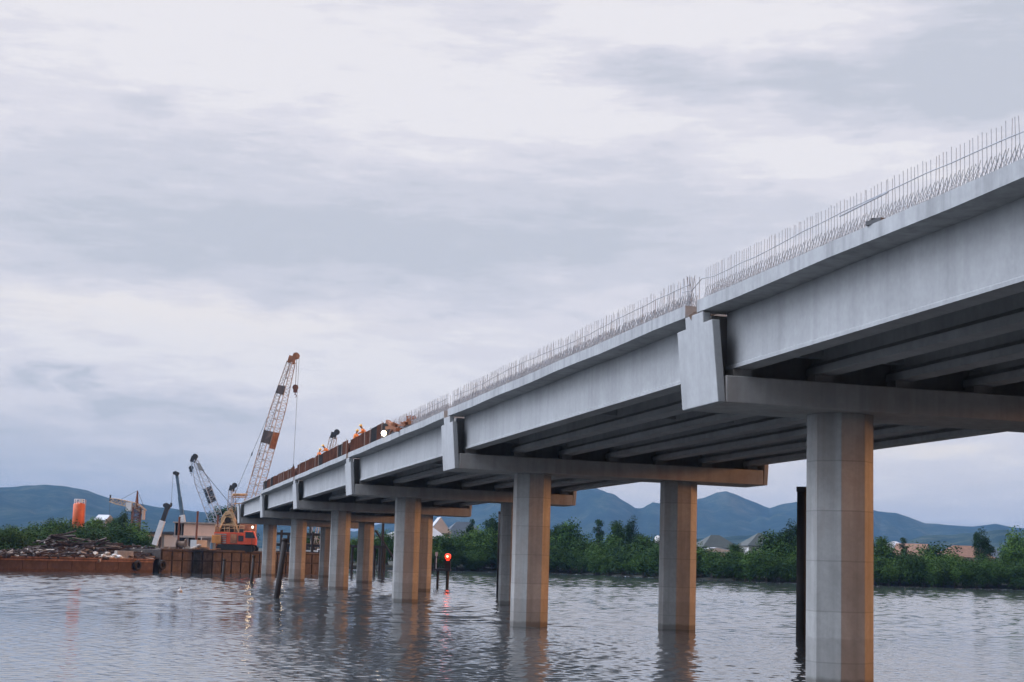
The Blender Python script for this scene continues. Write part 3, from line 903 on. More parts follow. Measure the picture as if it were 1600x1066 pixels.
def crawler(px, t, zbase, label, foot, tip, mats, hook=None, wm=1.9, house=True, group=None, spread=None, aframe=None, lean_y=0.0, nb=22, hooky=None, rc=.07):
    """foot, tip, hook as image columns/rows on the vertical plane through the crane; built in metres"""
    base = gp(px, t, zbase)
    k = t / F_PX
    bpy_ = 800  # unused
    r = thing('crawler_crane', label, 'crane', base, 0, group)
    # row of the base point in the picture
    d = base - CAM
    by = 533 - F_PX * d.dot(UP) / d.dot(FW)
    def L(x, y, dy=0.0): return Vector(((x - px) * k, dy, (by - y) * k))
    # undercarriage
    for s_ in (-1, 1):
        tr = MB()
        prof = []
        for i in range(16):
            a = 2 * PI * i / 16
            prof.append(((2.3 if math.cos(a) > 0 else -2.3) + .5 * math.cos(a), 0.5 + 0.5 * math.sin(a)))
        tr.prism(prof, 'y', s_ * 1.6 - .35, s_ * 1.6 + .35)
        for i in range(24):
            x = -2.5 + i * 5.0 / 23
            tr.box(x - .05, x + .05, s_ * 1.6 - .37, s_ * 1.6 + .37, -0.0, 0.06); tr.box(x - .05, x + .05, s_ * 1.6 - .37, s_ * 1.6 + .37, 1.0, 1.05)
        tr.build('track', 'black_rubber', r)
    MB().box(-1.5, 1.5, -1.3, 1.3, 0.35, 0.95).build('chassis', 'dark_steel', r)
    body = MB().prism([(-3.3, 1.0), (2.6, 1.0), (2.6, 2.0), (1.9, 2.75), (-3.3, 2.75)], 'y', -1.35, 1.35)
    body.build('machine_house', mats['house'], r, bevel=0.06)
    lv = MB()
    for i in range(5): lv.box(-3.2, -1.5, -1.43, -1.352, 1.15 + i * .3, 1.15 + i * .3 + .17)
    lv.build('louvre', 'lattice_white', r)
    MB().box(-3.55, -2.2, -1.7, 1.7, 1.05, 2.3).build('counterweight', mats['counter'], r, bevel=0.06)
    cab = MB().prism([(1.2, 1.05), (2.9, 1.05), (3.0, 1.9), (2.6, 3.0), (1.2, 3.0)], 'y', -2.3, -1.36).build('cab', mats['cab'], r, bevel=0.05)
    MB().prism([(1.4, 2.0), (2.85, 2.0), (2.5, 2.85), (1.4, 2.85)], 'y', -2.33, -2.303).build('window', 'glass_dark', cab)
    wn = MB()
    for x in (-0.9, 0.3): wn.tube((x, -.9, 2.95), (x, .9, 2.95), 0.42, None, 12)
    wn.build('winch_drum', 'rust_pile', r)
    # boom
    fp = L(*foot); tp_ = L(*tip, lean_y)
    sd = Vector((0.35, 1, 0)) if mats.get('sd') is None else Vector(mats['sd'])
    bm_ = MB(); ring = lattice(bm_, fp, tp_, 0.8, wm, 0.9, sd, nb, rc, .032 if rc > .06 else .03)
    bo = bm_.build('boom', mats['boom'], r)
    hd = MB()
    ax = (tp_ - fp).normalized()
    hd.obox(tp_ + ax * .3, 1.0, .8, 1.1, 0, 0.25)
    for s_ in (-.25, .0, .25): hd.tube(tp_ + ax * .9 + Vector((.5, s_ - .07, 0)), tp_ + ax * .9 + Vector((.5, s_ + .07, 0)), 0.5, None, 14)
    hd.build('boom_head', mats['head'], bo)
    for (k0, k1, side_, mt) in mats.get('plates', []):
        i0, i1 = int(k0 * nb), int(k1 * nb)
        pm = MB(); q0, q1 = ring[i0], ring[i1]
        ja, jb = side_
        off = (q0[ja] - q0[(ja + 3) % 4]).normalized() * 0.08
        pm.add([q0[ja] + off, q0[jb] + off, q1[jb] + off, q1[ja] + off, q0[ja] + off * 1.5, q0[jb] + off * 1.5, q1[jb] + off * 1.5, q1[ja] + off * 1.5], [(0, 1, 2, 3), (7, 6, 5, 4), (0, 4, 5, 1), (1, 5, 6, 2), (2, 6, 7, 3), (3, 7, 4, 0)])
        pm.build('cladding_panel', mt, bo)
    # A-frame and pendant lines
    at_ = L(*aframe) if aframe else Vector((-2.2, 0, 6.0))
    fm = MB()
    for s_ in (-1, 1):
        fm.tube((0.3, s_ * 1.0, 2.6), (at_.x, s_ * .6, at_.z), 0.13, None, 6); fm.tube((-2.9, s_ * 1.0, 2.6), (at_.x, s_ * .6, at_.z), 0.11, None, 6)
    fm.tube((at_.x, -.9, at_.z), (at_.x, .9, at_.z), 0.16, None, 8)
    for q in (.35, .65): fm.tube(Vector((-2.9, -1, 2.6)).lerp((at_.x, -.6, at_.z), q), Vector((.3, -1, 2.6)).lerp((at_.x, -.6, at_.z), q), 0.07, None, 5)
    fm.build('gantry', mats['gantry'], r)
    ln = MB()
    head = tp_ + ax * .2
    if spread:
        sA, sB = L(*spread[0]), L(*spread[1])
        MB().tube(sA + Vector((-.3, -.5, 0)), sB + Vector((.3, .5, 0)), 0.2, None, 8).tube(sA + Vector((-.2, -.5, -.35)), sB + Vector((.2, .5, -.35)), 0.09, None, 6).tube(sA + Vector((0, -.5, -1.3)), sB + Vector((.6, .5, -1.2)), 0.10, None, 6).build('spreader', mats['spread'], r)
        ln.tube(sA + Vector((0, -.5, 0)), head + Vector((0, -.3, 0)), 0.028, None, 4).tube(sB + Vector((0, .5, 0)), head + Vector((0, .3, 0)), 0.028, None, 4)
        for f in (.3, ): 
            for pa, yy in ((sA, -.5), (sB, .5)):
                q = (pa + Vector((0, yy, 0))).lerp(head, f); ln.obox(q, .16, .16, .5, 0, .2)
        for yy in (-.5, .5): ln.tube((at_.x, yy, at_.z), (sA + sB) / 2 + Vector((0, yy, -.3)), 0.028, None, 4)
    else:
        for yy in (-.4, .4): ln.tube((at_.x, yy, at_.z), head + Vector((0, yy * .5, 0)), 0.024, None, 4)
    if hook:
        hx, hy = hook
        hp = L(hx, hy, lean_y)
        sheave = tp_ + ax * .9 + Vector((.6 if hx > tip[0] - 6 else -.4, 0, 0))
        hp = Vector((sheave.x if abs(sheave.x - hp.x) < .5 else hp.x, hp.y, hp.z))
        ln.tube(sheave + Vector((0, -.1, 0)), hp + Vector((0, -.1, .5)), 0.024, None, 4).tube(sheave + Vector((0, .1, 0)), hp + Vector((0, .1, .5)), 0.024, None, 4)
        hb = MB().obox(hp, .55, .4, 1.1).tube(hp + Vector((0, -.25, .2)), hp + Vector((0, .25, .2)), 0.42, None, 12).tube(hp + Vector((0, 0, -.5)), hp + Vector((0, 0, -.9)), 0.07)
        hb.path([hp + Vector((.22 * math.sin(a_), 0, -1.05 - .2 * math.cos(a_ + PI) * -1)) for a_ in [i * .6 for i in range(7)]], .05)
        hb.build('hook_block', mats['hook'], r)
    if hooky:
        q = L(hooky[0], hooky[1], lean_y)
        ln.tube(tp_ + ax * .9 + Vector((.95, 0, 0)), q, 0.026, None, 4)
        MB().lathe([(.05, 1.1), (.12, .7), (.26, .25), (.2, 0), (.05, -.15)], q).build('ball_hook', 'dark_steel', r)
    ln.build('wire_line', 'dark_steel', r)
    return r, L


big = dict(house='crane_red', counter='crane_orange', cab='crane_red', boom='lattice_white', head='crane_rust', gantry='crane_tan', spread='crane_tan', hook='rust_panel', sd=(0.45, 1, 0),
           plates=[(0.50, 0.60, (0, 1), 'rust_sheet'), (0.54, 0.61, (3, 0), 'scrap'), (0.82, 0.87, (3, 0), 'scrap'), (0.14, 0.2, (0, 1), 'crane_tan')])
BD1, BD2 = 1.70, 3.15      # deck heights of the two barges
crane_a, LA = crawler(371, 236, BD2, 'tall white lattice crawler crane with red machine house on the rusty pontoon', (378, 836), (441, 561), big, hook=(450, 604), wm=1.6, spread=((363, 774), (378, 773)), aframe=(357, 797), hooky=(452, 735), nb=42, rc=.075)
# engine covers and deck machinery that belong to the big crane
MB().prism([(-2.6, 2.76), (-0.4, 2.76), (-0.5, 4.6), (-0.9, 5.6), (-1.9, 5.8), (-2.5, 4.8)], 'y', -.75, .75).build('hoist_housing', 'crane_tan', crane_a, bevel=.06)
mb = MB()
for x in (-2.0, -1.0): mb.tube((x, -.85, 3.2), (x, -.751, 3.2), 0.36, None, 12)
mb.tube((-1.5, -.85, 4.5), (-1.5, -.751, 4.5), 0.45, None, 12).build('sheave', 'rust_pile', crane_a)
MB().prism([(0.2, 2.76), (2.5, 2.3), (2.5, 4.2), (1.2, 4.7), (0.2, 3.8)], 'y', -.9, .9).build('engine_cover', 'crane_rust', crane_a, bevel=.05)

for nm, mt, q in (('exhaust_stack', 'dark_steel', MB().tube((-.1, .6, 2.7), (-.1, .6, 4.0), .12, None, 8)), ('fuel_tank', 'crane_rust', MB().box(-3.2, -2.6, -1.3, -.4, 2.76, 3.5)), ('toolbox', 'dark_steel', MB().box(.3, 1.1, -1.3, -.92, 2.76, 3.3)), ('side_door', 'crane_rust', MB().box(-.9, .1, -1.40, -1.352, 1.2, 2.5)), ('grille', 'dark_steel', MB().box(.25, 1.0, -1.40, -1.352, 1.5, 2.3)), ('step', 'dark_steel', MB().box(-1.2, .6, -1.75, -1.36, .98, 1.06))):
    q.build(nm, mt, crane_a)
mb = MB()
for x in np.linspace(-3.2, 1.0, 7): mb.tube((x, -1.32, 2.75), (x, -1.32, 3.75), .035, None, 4)
for z in (3.3, 3.75): mb.tube((-3.2, -1.32, z), (1.0, -1.32, z), .035, None, 4)
mb.build('handrail', 'crane_tan', crane_a)
mb = MB()
for s_ in (-1, 1):
    for k_ in range(5): mb.tube((-2.6 + .16 * k_, s_ * .78, 2.9 + .55 * k_), (-.5 - .16 * k_, s_ * .78, 3.3 + .5 * k_), .06, None, 5)
mb.build('housing_brace', 'rust_pile', crane_a)

blue = dict(house='wall_grey', counter='dark_steel', cab='white_paint', boom='lattice_blue', head='dark_steel', gantry='dark_steel', spread='dark_steel', hook='dark_steel', sd=(0.5, 1, 0), plates=[(0.48, 0.66, (1, 2), 'dark_steel'), (0.86, .97, (0, 1), 'boom_blue')])
crawler(352, 300, 1.5, 'pale blue lattice crane leaning left, a black panel on its boom, behind the site building', (345, 838), (295, 722), blue, hook=(291, 735), wm=1.9, aframe=(366, 800), nb=20, rc=.08)
crawler(362, 318, 1.6, 'short pale lattice crane boom standing upright just left of the orange gantry', (359, 842), (357, 766), dict(blue, plates=[], boom='lattice_white', house='crane_tan'), wm=1.1, aframe=(366, 815), nb=14)
crawler(486, 285, 0.95, 'small grey lattice crane whose black tip shows above the far formwork', (489, 862), (512, 682), dict(blue, plates=[], boom='lattice_white', house='wall_grey'), wm=1.3, aframe=(478, 800), nb=18)


def truck_crane(px, t, z, label, tip, foot, seg, hook=None, flip=1):
    base = gp(px, t, z); k = t / F_PX
    d = base - CAM; by = 533 - F_PX * d.dot(UP) / d.dot(FW)
    r = thing('truck_crane', label, 'crane', base, 0, 'telescopic truck cranes')
    def L(x, y, dy=0.0): return Vector(((x - px) * k, dy, (by - y) * k))
    MB().box(-4.2, 4.2, -1.2, 1.2, 0.75, 1.25).build('chassis', 'dark_steel', r)
    MB().prism([(4.25, .6), (5.6, .6), (5.7, 1.6), (5.3, 2.5), (4.25, 2.5)], 'y', -1.15, 1.15).build('cab', 'white_paint', r, bevel=.05)
    MB().prism([(-2.6, 1.4), (.8, 1.4), (.8, 2.4), (-2.6, 2.5)], 'y', -1.1, 1.1).tube((-.5, 0, 1.25), (-.5, 0, 1.4), .8, None, 14).build('slewing_house', 'wall_grey', r, bevel=.05)
    for x in (-3.2, -1.9, 1.8, 3.2):
        for s_ in (-1, 1):
            MB().tube((x, s_ * 1.1, .5), (x, s_ * .75, .5), .5, None, 16).tube((x, s_ * 1.14, .5), (x, s_ * 1.1, .5), .25, None, 10).build('wheel', 'black_rubber', r)
    fp, tp_ = L(*foot), L(*tip)
    for (k0, k1, wd, mt) in seg:
        mb = MB(); a_, b_ = fp.lerp(tp_, k0), fp.lerp(tp_, k1)
        q = (b_ - a_).to_track_quat('Z', 'Y')
        vs = [pp + q @ Vector((sx * wd / 2, sy * wd / 2, 0)) for pp in (a_, b_) for sx, sy in ((-1, -1), (1, -1), (1, 1), (-1, 1))]
        mb.add(vs, [(3, 2, 1, 0), (4, 5, 6, 7)] + [(i, (i + 1) % 4, 4 + (i + 1) % 4, 4 + i) for i in range(4)])
        mb.build('boom_section', mt, r, bevel=.03)
    MB().obox(tp_, .9, .7, .8, 0, .4).tube(tp_ + Vector((-.4, -.3, .1)), tp_ + Vector((-.4, .3, .1)), .35, None, 10).build('boom_head', 'dark_steel', r)
    MB().tube((fp.x + .9, 0, 1.6), fp.lerp(tp_, .35), .17, None, 8).build('lift_cylinder', 'dark_steel', r)
    if hook:
        hp = L(*hook)
        MB().tube(tp_ + Vector((-.7, 0, 0)), hp, .035, None, 4).lathe([(.05, .5), (.25, .3), (.25, -.2), (.08, -.5)], hp).build('hook_line', 'dark_steel', r)
    return r
truck_crane(289, 330, 2.2, 'slim dark blue telescopic truck crane with white lower boom behind the site building', (269, 741), (287, 836), [(0, .32, .95, 'white_paint'), (.28, .62, .72, 'boom_blue'), (.58, 1, .56, 'boom_blue')], hook=(263, 790))
truck_crane(246, 262, 0.9, 'white telescopic truck crane with black upper boom leaning right beside the low grey building', (257, 791), (240, 852), [(0, .62, .85, 'white_paint'), (.58, 1, .65, 'dark_steel')])

# tower crane
base = gp(209, 340, 1.8); k = 340 / F_PX
d = base - CAM; by = 533 - F_PX * d.dot(UP) / d.dot(FW)
tw = thing('tower_crane', 'thin tan tower crane with horizontal jib above the left bank trees', 'crane', base)
TH = (by - 793) * k
mb = MB(); lattice(mb, (0, 0, 0), (0, 0, TH), 1.6, 1.6, 1.6, (1, .4, 0), 18, .14, .08); mb.build('mast', 'rust_panel', tw)
MB().tube((0, 0, TH), (0, 0, TH + 26 * k), .45, .12, 4).build('tower_top', 'rust_panel', tw)
jt = Vector((-42 * k, 0, TH + 10 * k))
mb = MB(); lattice(mb, (0, 0, TH + .3), jt, 1.1, 1.1, .7, (.2, 1, 0), 14, .09, .055); mb.build('jib', 'tower_tan', tw)
mb = MB(); lattice(mb, (0, 0, TH + .3), (13 * k, 0, TH - 1.0), 1.0, 1.0, .9, (.2, 1, 0), 5, .09, .05); mb.build('counter_jib', 'tower_tan', tw)
MB().box(10 * k, 13.5 * k, -.6, .6, TH - 2.6, TH - .6).build('counterweight', 'wall_peach', tw, bevel=.05)
MB().box(-2.1, -.9, -.7, .7, TH - .9, TH + .9).build('cab', 'white_paint', tw, bevel=.05)
MB().tube((0, 0, TH + 26 * k), jt.lerp((0, 0, TH), .25), .04, None, 4).tube((0, 0, TH + 26 * k), (12 * k, 0, TH), .04, None, 4).tube(jt, (jt.x, 0, jt.z - 3.5), .04, None, 4).obox((jt.x, 0, jt.z + .3), .3, .3, 1.6).build('wire_line', 'dark_steel', tw)

# orange silo
sl_ = thing('cement_silo', 'tall orange silo with railed top among the left bank trees', 'silo', gp(119, 300, 2.0))
k = 300 / F_PX
d = sl_.location - CAM; by = 533 - F_PX * d.dot(UP) / d.dot(FW)
zb, zt = (by - 826) * k, (by - 787) * k
MB().lathe([(.35, zb - 1.5), (1.0, zb), (1.06, zb + .05), (1.06, zt - .25), (.9, zt), (.3, zt + .15)], n=20).build('tank', 'silo_orange', sl_)
for a_ in range(4):
    c, s_ = math.cos(a_ * PI / 2 + .6), math.sin(a_ * PI / 2 + .6)
    MB().tube((1.08 * c, 1.08 * s_, 0), (1.08 * c, 1.08 * s_, zb + .5), .10).build('leg', 'rust_panel', sl_)
mb = MB()
for i in range(10):
    a_ = i * PI / 5
    mb.tube((0.95 * math.cos(a_), 0.95 * math.sin(a_), zt - .1), (0.95 * math.cos(a_), 0.95 * math.sin(a_), zt + .75), .035, None, 4)
    for zz in (.4, .75): mb.tube((0.95 * math.cos(a_), 0.95 * math.sin(a_), zt + zz), (0.95 * math.cos(a_ + PI / 5), 0.95 * math.sin(a_ + PI / 5), zt + zz), .035, None, 4)
mb.build('railing', 'white_paint', sl_)
MB().box(.35, .75, -.9, -.5, zt + .1, zt + .8).build('dust_filter', 'white_paint', sl_)
mb = MB()
for s_ in (-.25, .25): mb.tube((1.16, s_, 0), (1.16, s_, zt + .7), .03, None, 4)
for i in range(int(zt / .35)): mb.tube((1.16, -.25, i * .35), (1.16, .25, i * .35), .02, None, 4)
mb.build('ladder', 'silo_tan', sl_)

# ------------------------------------------------------------------ barges and what lies on them
BP0, BP1, BP2 = Vector((-68, 189, 0)), Vector((-47.2, 221.5, 0)), Vector((-28.2, 251, 0))
bdir = (BP2 - BP0).normalized()
bang = math.atan2(bdir.y, bdir.x)


def barge(p, q, depth, h, label, ribs, mat):
    L_ = (q - p).length
    r = thing('rusty_barge', label, 'barge', p, bang, 'work barges')
    MB().prism([(0.0, 0.35), (0.25, -1.2), (depth - .3, -1.2), (depth, .35), (depth, h), (0, h)], 'x', 0.15, L_ - .15).build('hull', mat, r, bevel=.05)
    MB().box(0.1, L_ - .1, -.07, .05, h + .004, h + .16).box(.1, L_ - .1, depth - .05, depth + .07, h + .004, h + .16).build('coaming', 'rust_sheet' if not ribs else mat, r)
    rr = random.Random(int(h * 10))
    if ribs:
        n = int(L_ / 2.0)
        for i in range(n + 1):
            x = .4 + i * (L_ - .8) / n
            MB().box(x - .07, x + .07, -.12, -.002, .1, h - .02).build('stiffener', 'rust_pile', r)
        for z in (h * .52, h * .93): MB().box(.2, L_ - .2, -.16, -.122, z, z + .16).build('rubbing_strake', 'rust_pile', r)
    else:
        mb = MB()
        for i in range(int(L_ / 4)):
            x = 1.5 + i * 4
            mb.box(x - .05, x + .05, -.05, -.002, .3, h - .1)
        mb.build('seam', mat, r)
        MB().box(.2, L_ - .2, -.12, -.052, h - .3, h - .12).build('rubbing_strake', 'rust_sheet', r)
    return r
b1 = barge(BP0 - bdir * 30, BP1 - bdir * .6, 13, BD1, 'low rust-red barge hull heaped with dark scrap, left of the crane', False, 'rust_hull')
b2 = barge(BP1 + bdir * .4, BP2, 13, BD2, 'taller ribbed rusty barge carrying the red crane, behind the far columns', True, 'rust_ribbed')


def bar1(x, y, z=0.0): return (BP0 - bdir * 30) + bdir * x + Vector((-bdir.y, bdir.x, 0)) * y + Vector((0, 0, BD1 + z))


def px_on(px, off, z, p0=BP0):
    """point over the barge, off metres behind its front face, at picture column px"""
    nrm = Vector((-bdir.y, bdir.x, 0))
    lo, hi = -60.0, 110.0
    for _ in range(50):
        mid = (lo + hi) / 2
        P = p0 + bdir * mid + nrm * off + Vector((0, 0, z)) - CAM
        x = 800 + F_PX * P.dot(RT) / P.dot(FW)
        if x < px: lo = mid
        else: hi = mid
    return p0 + bdir * mid + nrm * off + Vector((0, 0, z))
# tyre fenders
for px, lab, z in ((215, 'black tyre fender hung on the low barge beside the pale container', .95), (254, 'black tyre fender hung on the low barge near its right end', 1.1)):
    tm = MB()
    for i in range(18):
        a0_, a1_ = 2 * PI * i / 18, 2 * PI * (i + 1) / 18
        tm.tube((.5 * math.cos(a0_), 0, .5 * math.sin(a0_)), (.5 * math.cos(a1_), 0, .5 * math.sin(a1_)), .19, None, 8, True, True)
    tm.tube((0, .05, .6), (0, .1, 1.0), .02)
    o = tag(tm.build('tyre_fender', 'black_rubber', None, px_on(px, -.28, z)), lab, 'tyre', 'tyre fenders on the barge')
    o.rotation_euler = (0, 0, bang)
# scrap heaps: each heap one pile of plates, beams and pipes
def heap(px, off, w_, h_, d_, label, seed, mat='scrap'):
    r = thing('scrap_heap', label, 'scrap', px_on(px, off, BD1), bang, 'scrap heaps on the barge')
    rr = random.Random(seed)
    mb, m2 = MB(), MB()
    n = int(w_ * 24)
    for i in range(n):
        x = rr.uniform(-w_ / 2, w_ / 2); y = rr.uniform(-d_ / 2, d_ / 2)
        prof = max(0.08, (1 - (2 * x / w_) ** 2)) * max(.15, 1 - (2 * y / d_) ** 2)
        z = rr.uniform(0, h_ * prof)
        L_ = rr.uniform(.6, 3.2)
        tgt = m2 if rr.random() < .12 else mb
        if rr.random() < .6: tgt.obox((x, y, z + .1), L_, rr.uniform(.15, .5), rr.uniform(.08, .3), rr.gauss(0, .5), rr.gauss(0, .18), rr.gauss(0, .2))
        else:
            dv = Vector((math.cos(rr.gauss(0, .5)), rr.gauss(0, .4), rr.gauss(0, .18))) * L_ / 2
            tgt.tube(Vector((x, y, z + .12)) - dv, Vector((x, y, z + .12)) + dv, rr.uniform(.05, .16), None, 7)
    # settled core of the heap
    core = []
    for i in range(9):
        for j in range(7):
            x = -w_ / 2 + w_ * i / 8; y = -d_ / 2 + d_ * j / 6
            core.append((x, y, .5 * h_ * max(0, 1 - (2 * x / w_) ** 2) * max(0, 1 - (2 * y / d_) ** 2) + .02))
    mb.add(core, [(j * 1 + i * 7, j + 1 + i * 7, j + 1 + (i + 1) * 7, j + (i + 1) * 7) for i in range(8) for j in range(6)])
    mb.build('steel_scrap', mat, r)
    m2.build('pale_offcut', 'sandbag', r)
    return r
heap(100, 6, 13, 3.1, 7, 'highest dark scrap heap on the barge, below and left of the orange silo', 1)
heap(145, 7, 12, 2.3, 6, 'dark scrap heap on the barge right below the orange silo', 2)
heap(188, 7.5, 10, 2.0, 6, 'dark scrap heap behind the pale container on the barge', 3)
heap(225, 8, 9, 1.7, 6, 'dark scrap heap at the foot of the white truck crane boom', 4)
heap(30, 5, 14, 0.7, 5, 'flat dark scrap spread at the left end of the barge', 5)
heap(75, 3.5, 8, 1.0, 3, 'low front scrap heap on the barge left of the container', 6)
heap(40, 1.4, 12, 0.55, 2, 'low dark scrap strip along the barge edge at far left', 8)
heap(112, 1.3, 9, 0.6, 2, 'low dark scrap strip along the barge edge below the silo', 9)
heap(228, 2.4, 8, 0.9, 3, 'low dark scrap heap right of the container at the barge edge', 10)
heap(262, 6, 9, 1.3, 6, 'brown scrap heap at the right end of the low barge', 7, 'timber')
mb = MB().box(-1.1, 1.1, -.7, .7, 0, 1.15)
for i in range(6): mb.box(-1.0 + i * .36, -.88 + i * .36, -.75, -.702, .1, 1.05)
o = tag(mb.build('small_container', 'sandbag', None, px_on(193, 2.0, BD1)), 'small pale rusty container on the low barge deck', 'container'); o.rotation_euler = (0, 0, bang - .5)
def sacks(px, off, label, n, seed, z0=BD1, mat='sandbag'):
    rr = random.Random(seed); mb = MB()
    for i in range(n):
        mb.ball((rr.uniform(-1.1, 1.1), rr.uniform(-.7, .7), .22 + .28 * (i % 3) * rr.random()), rr.uniform(.3, .5), 9, 5, .6)
    tag(mb.build('sack_pile', mat, None, px_on(px, off, z0)), label, 'sacks', 'pale sack piles on the barge')
sacks(161, 1.4, 'pale heap of sacks on the barge edge left of the container', 12, 1)
sacks(175, .9, 'small whitish sacks at the barge edge below the container', 5, 2, BD1, 'wall_white')
sacks(258, 4, 'tan sack heap at the right end of the low barge', 14, 3)
sacks(238, 3, 'pale flat sacks right of the container on the barge', 8, 4)
rr = random.Random(12)
for i, (px, off, L_, lab) in enumerate([(130, 2.0, 9, 'long dark steel pipe lying on the barge in front of the highest scrap heap'), (222, 1.6, 8, 'long pale pipe lying on the barge right of the container'), (48, 1.2, 6, 'white pipe lying at the left part of the barge deck')]):
    mt = ['rust_pile', 'wall_grey', 'white_paint'][i]
    o = tag(MB().tube((-L_ / 2, 0, .16), (L_ / 2, 0, .16), .15, None, 10).tube((-L_ / 2 - .04, 0, .16), (-L_ / 2 + .1, 0, .16), .18, None, 10).tube((L_ / 2 - .1, 0, .16), (L_ / 2 + .04, 0, .16), .18, None, 10).build('steel_pipe', mt, None, px_on(px, off, BD1)), lab, 'pipe', 'pipes on the barge')
    o.rotation_euler = (0, 0, bang + rr.uniform(-.1, .1))
for px, t_, zt_, lab in ((276, 262, 7.6, 'thin rusty steel post left of the site building'), (304, 262, 8.6, 'thin rusty steel post in front of the site building wall'), (336, 268, 8.2, 'thin rusty steel post just left of the orange gantry')):
    q = gp(px, t_, 0.8)
    tag(MB().tube((0, 0, -1), (0.05, 0, zt_), .17, None, 8).obox((0.05, 0, zt_), .42, .42, .08).build('steel_post', 'rust_panel', None, q), lab, 'post', 'posts on the left bank')
def prop(name, mb, mat, px, off, z, label, cat, rz=0.0, group=None):
    o = tag(mb.build(name, mat, None, px_on(px, off, z)), label, cat, group); o.rotation_euler = (0, 0, bang + rz); return o
prop('generator_box', MB().box(-1.1, 1.1, -.6, .6, .25, 1.5).box(-1.2, 1.2, -.65, -.5, 0, .245).box(-1.2, 1.2, .5, .65, 0, .245).tube((.7, .2, 1.5), (.7, .2, 2.0), .07), 'wall_grey', 310, 4.5, BD2, 'grey generator box on skids on the ribbed barge, left of the crane', 'generator')
prop('wire_drum', MB().tube((0, -.55, .8), (0, .55, .8), .45, None, 14).tube((0, -.62, .8), (0, -.55, .8), .8, None, 16).tube((0, .55, .8), (0, .62, .8), .8, None, 16), 'timber', 283, 3.0, BD2, 'wooden wire drum at the left end of the ribbed barge', 'cable drum', .5)
mb = MB()
for i in range(5): mb.tube((-2.4, -.5 + .25 * i, .14), (2.4, -.5 + .25 * i, .14), .12, None, 8)
for i in range(4): mb.tube((-2.2, -.38 + .25 * i, .36), (2.5, -.38 + .25 * i, .36), .12, None, 8)
prop('pipe_bundle', mb, 'rust_pile', 205, 5, BD1, 'bundle of dark pipes behind the pale container on the barge', 'pipes', .15)
mb = MB()
for k_ in range(5):
    for i in range(12):
        a, b_ = 2 * PI * i / 12, 2 * PI * (i + 1) / 12
        mb.tube((.55 * math.cos(a), .55 * math.sin(a), .07 + .11 * k_), (.55 * math.cos(b_), .55 * math.sin(b_), .07 + .11 * k_), .06, None, 5)
prop('rope_coil', mb, 'timber', 235, 1.2, BD1, 'coil of thick rope near the right end of the low barge', 'rope')
for i, (px, off, h_, lab) in enumerate(((62, 2.0, .9, 'dark bollard at the left part of the low barge edge'), (140, .7, .9, 'dark bollard on the low barge edge below the silo'), (268, .9, 1.0, 'dark bollard at the right end of the low barge'))):
    prop('bollard', MB().tube((-.3, 0, 0), (-.3, 0, h_), .15, None, 10).tube((.3, 0, 0), (.3, 0, h_), .15, None, 10).tube((-.5, 0, h_ * .7), (.5, 0, h_ * .7), .08, None, 8), 'rust_pile', px, off, BD1, lab, 'bollard', 0, 'bollards on the low barge')
mb = MB()
rz_ = random.Random(8)
for i in range(26):
    x = rz_.uniform(-7, 7)
    mb.obox((x, rz_.uniform(-.6, .6), .9 + rz_.uniform(-.2, .5)), rz_.uniform(2, 5), .22, .18, rz_.gauss(0, .1), rz_.gauss(0, .12))
for x in (-6, -2, 2, 6): mb.box(x - .15, x + .15, -.5, .5, 0, 1.0)
prop('beam_rack', mb, 'scrap', 170, 9.5, BD1, 'long rack of dark steel beams behind the barge heaps below the tower crane', 'beams', .05)
mb = MB()
for i in range(10): mb.obox((rz_.uniform(-1.6, 1.6), rz_.uniform(-.8, .8), .1 + .1 * i * rz_.random()), rz_.uniform(1.5, 3.2), rz_.uniform(.5, 1.1), .05, rz_.gauss(0, .4), rz_.gauss(0, .1), rz_.gauss(0, .1))
prop('plate_stack', mb, 'rust_sheet', 248, 5.5, BD1, 'loose stack of rusty plates right of the white truck crane boom foot', 'plates')
# timber and gear on the second barge
sacks(300, 2, 'whitish sacks on the ribbed barge left of the red crane', 9, 7, BD2, 'sandbag')
mb = MB()
for i in range(14): mb.obox((rr.uniform(-2, 2), rr.uniform(-.6, .6), .08 + .12 * (i // 4)), rr.uniform(2, 4), .22, .1, rr.gauss(0, .15))
o = tag(mb.build('plank_stack', 'timber', None, px_on(318, 3, BD2)), 'untidy stack of planks on the ribbed barge left of the red crane', 'planks'); o.rotation_euler = (0, 0, bang)
mb = MB()
for i in range(3): mb.tube((0, i * .5 - .5, .25), (0, i * .5 - .5, 1.15), .29, None, 14)
tag(mb.build('oil_drum_row', 'boom_blue', None, px_on(332, 1.6, BD2)), 'short row of dark drums at the ribbed barge edge', 'drums')
worklamp(Vector(crane_a.location) + Vector((2.4, -2.4, 0)), 'lit white lamp on a pole beside the red crane', 0, 3.4, .17, 160)

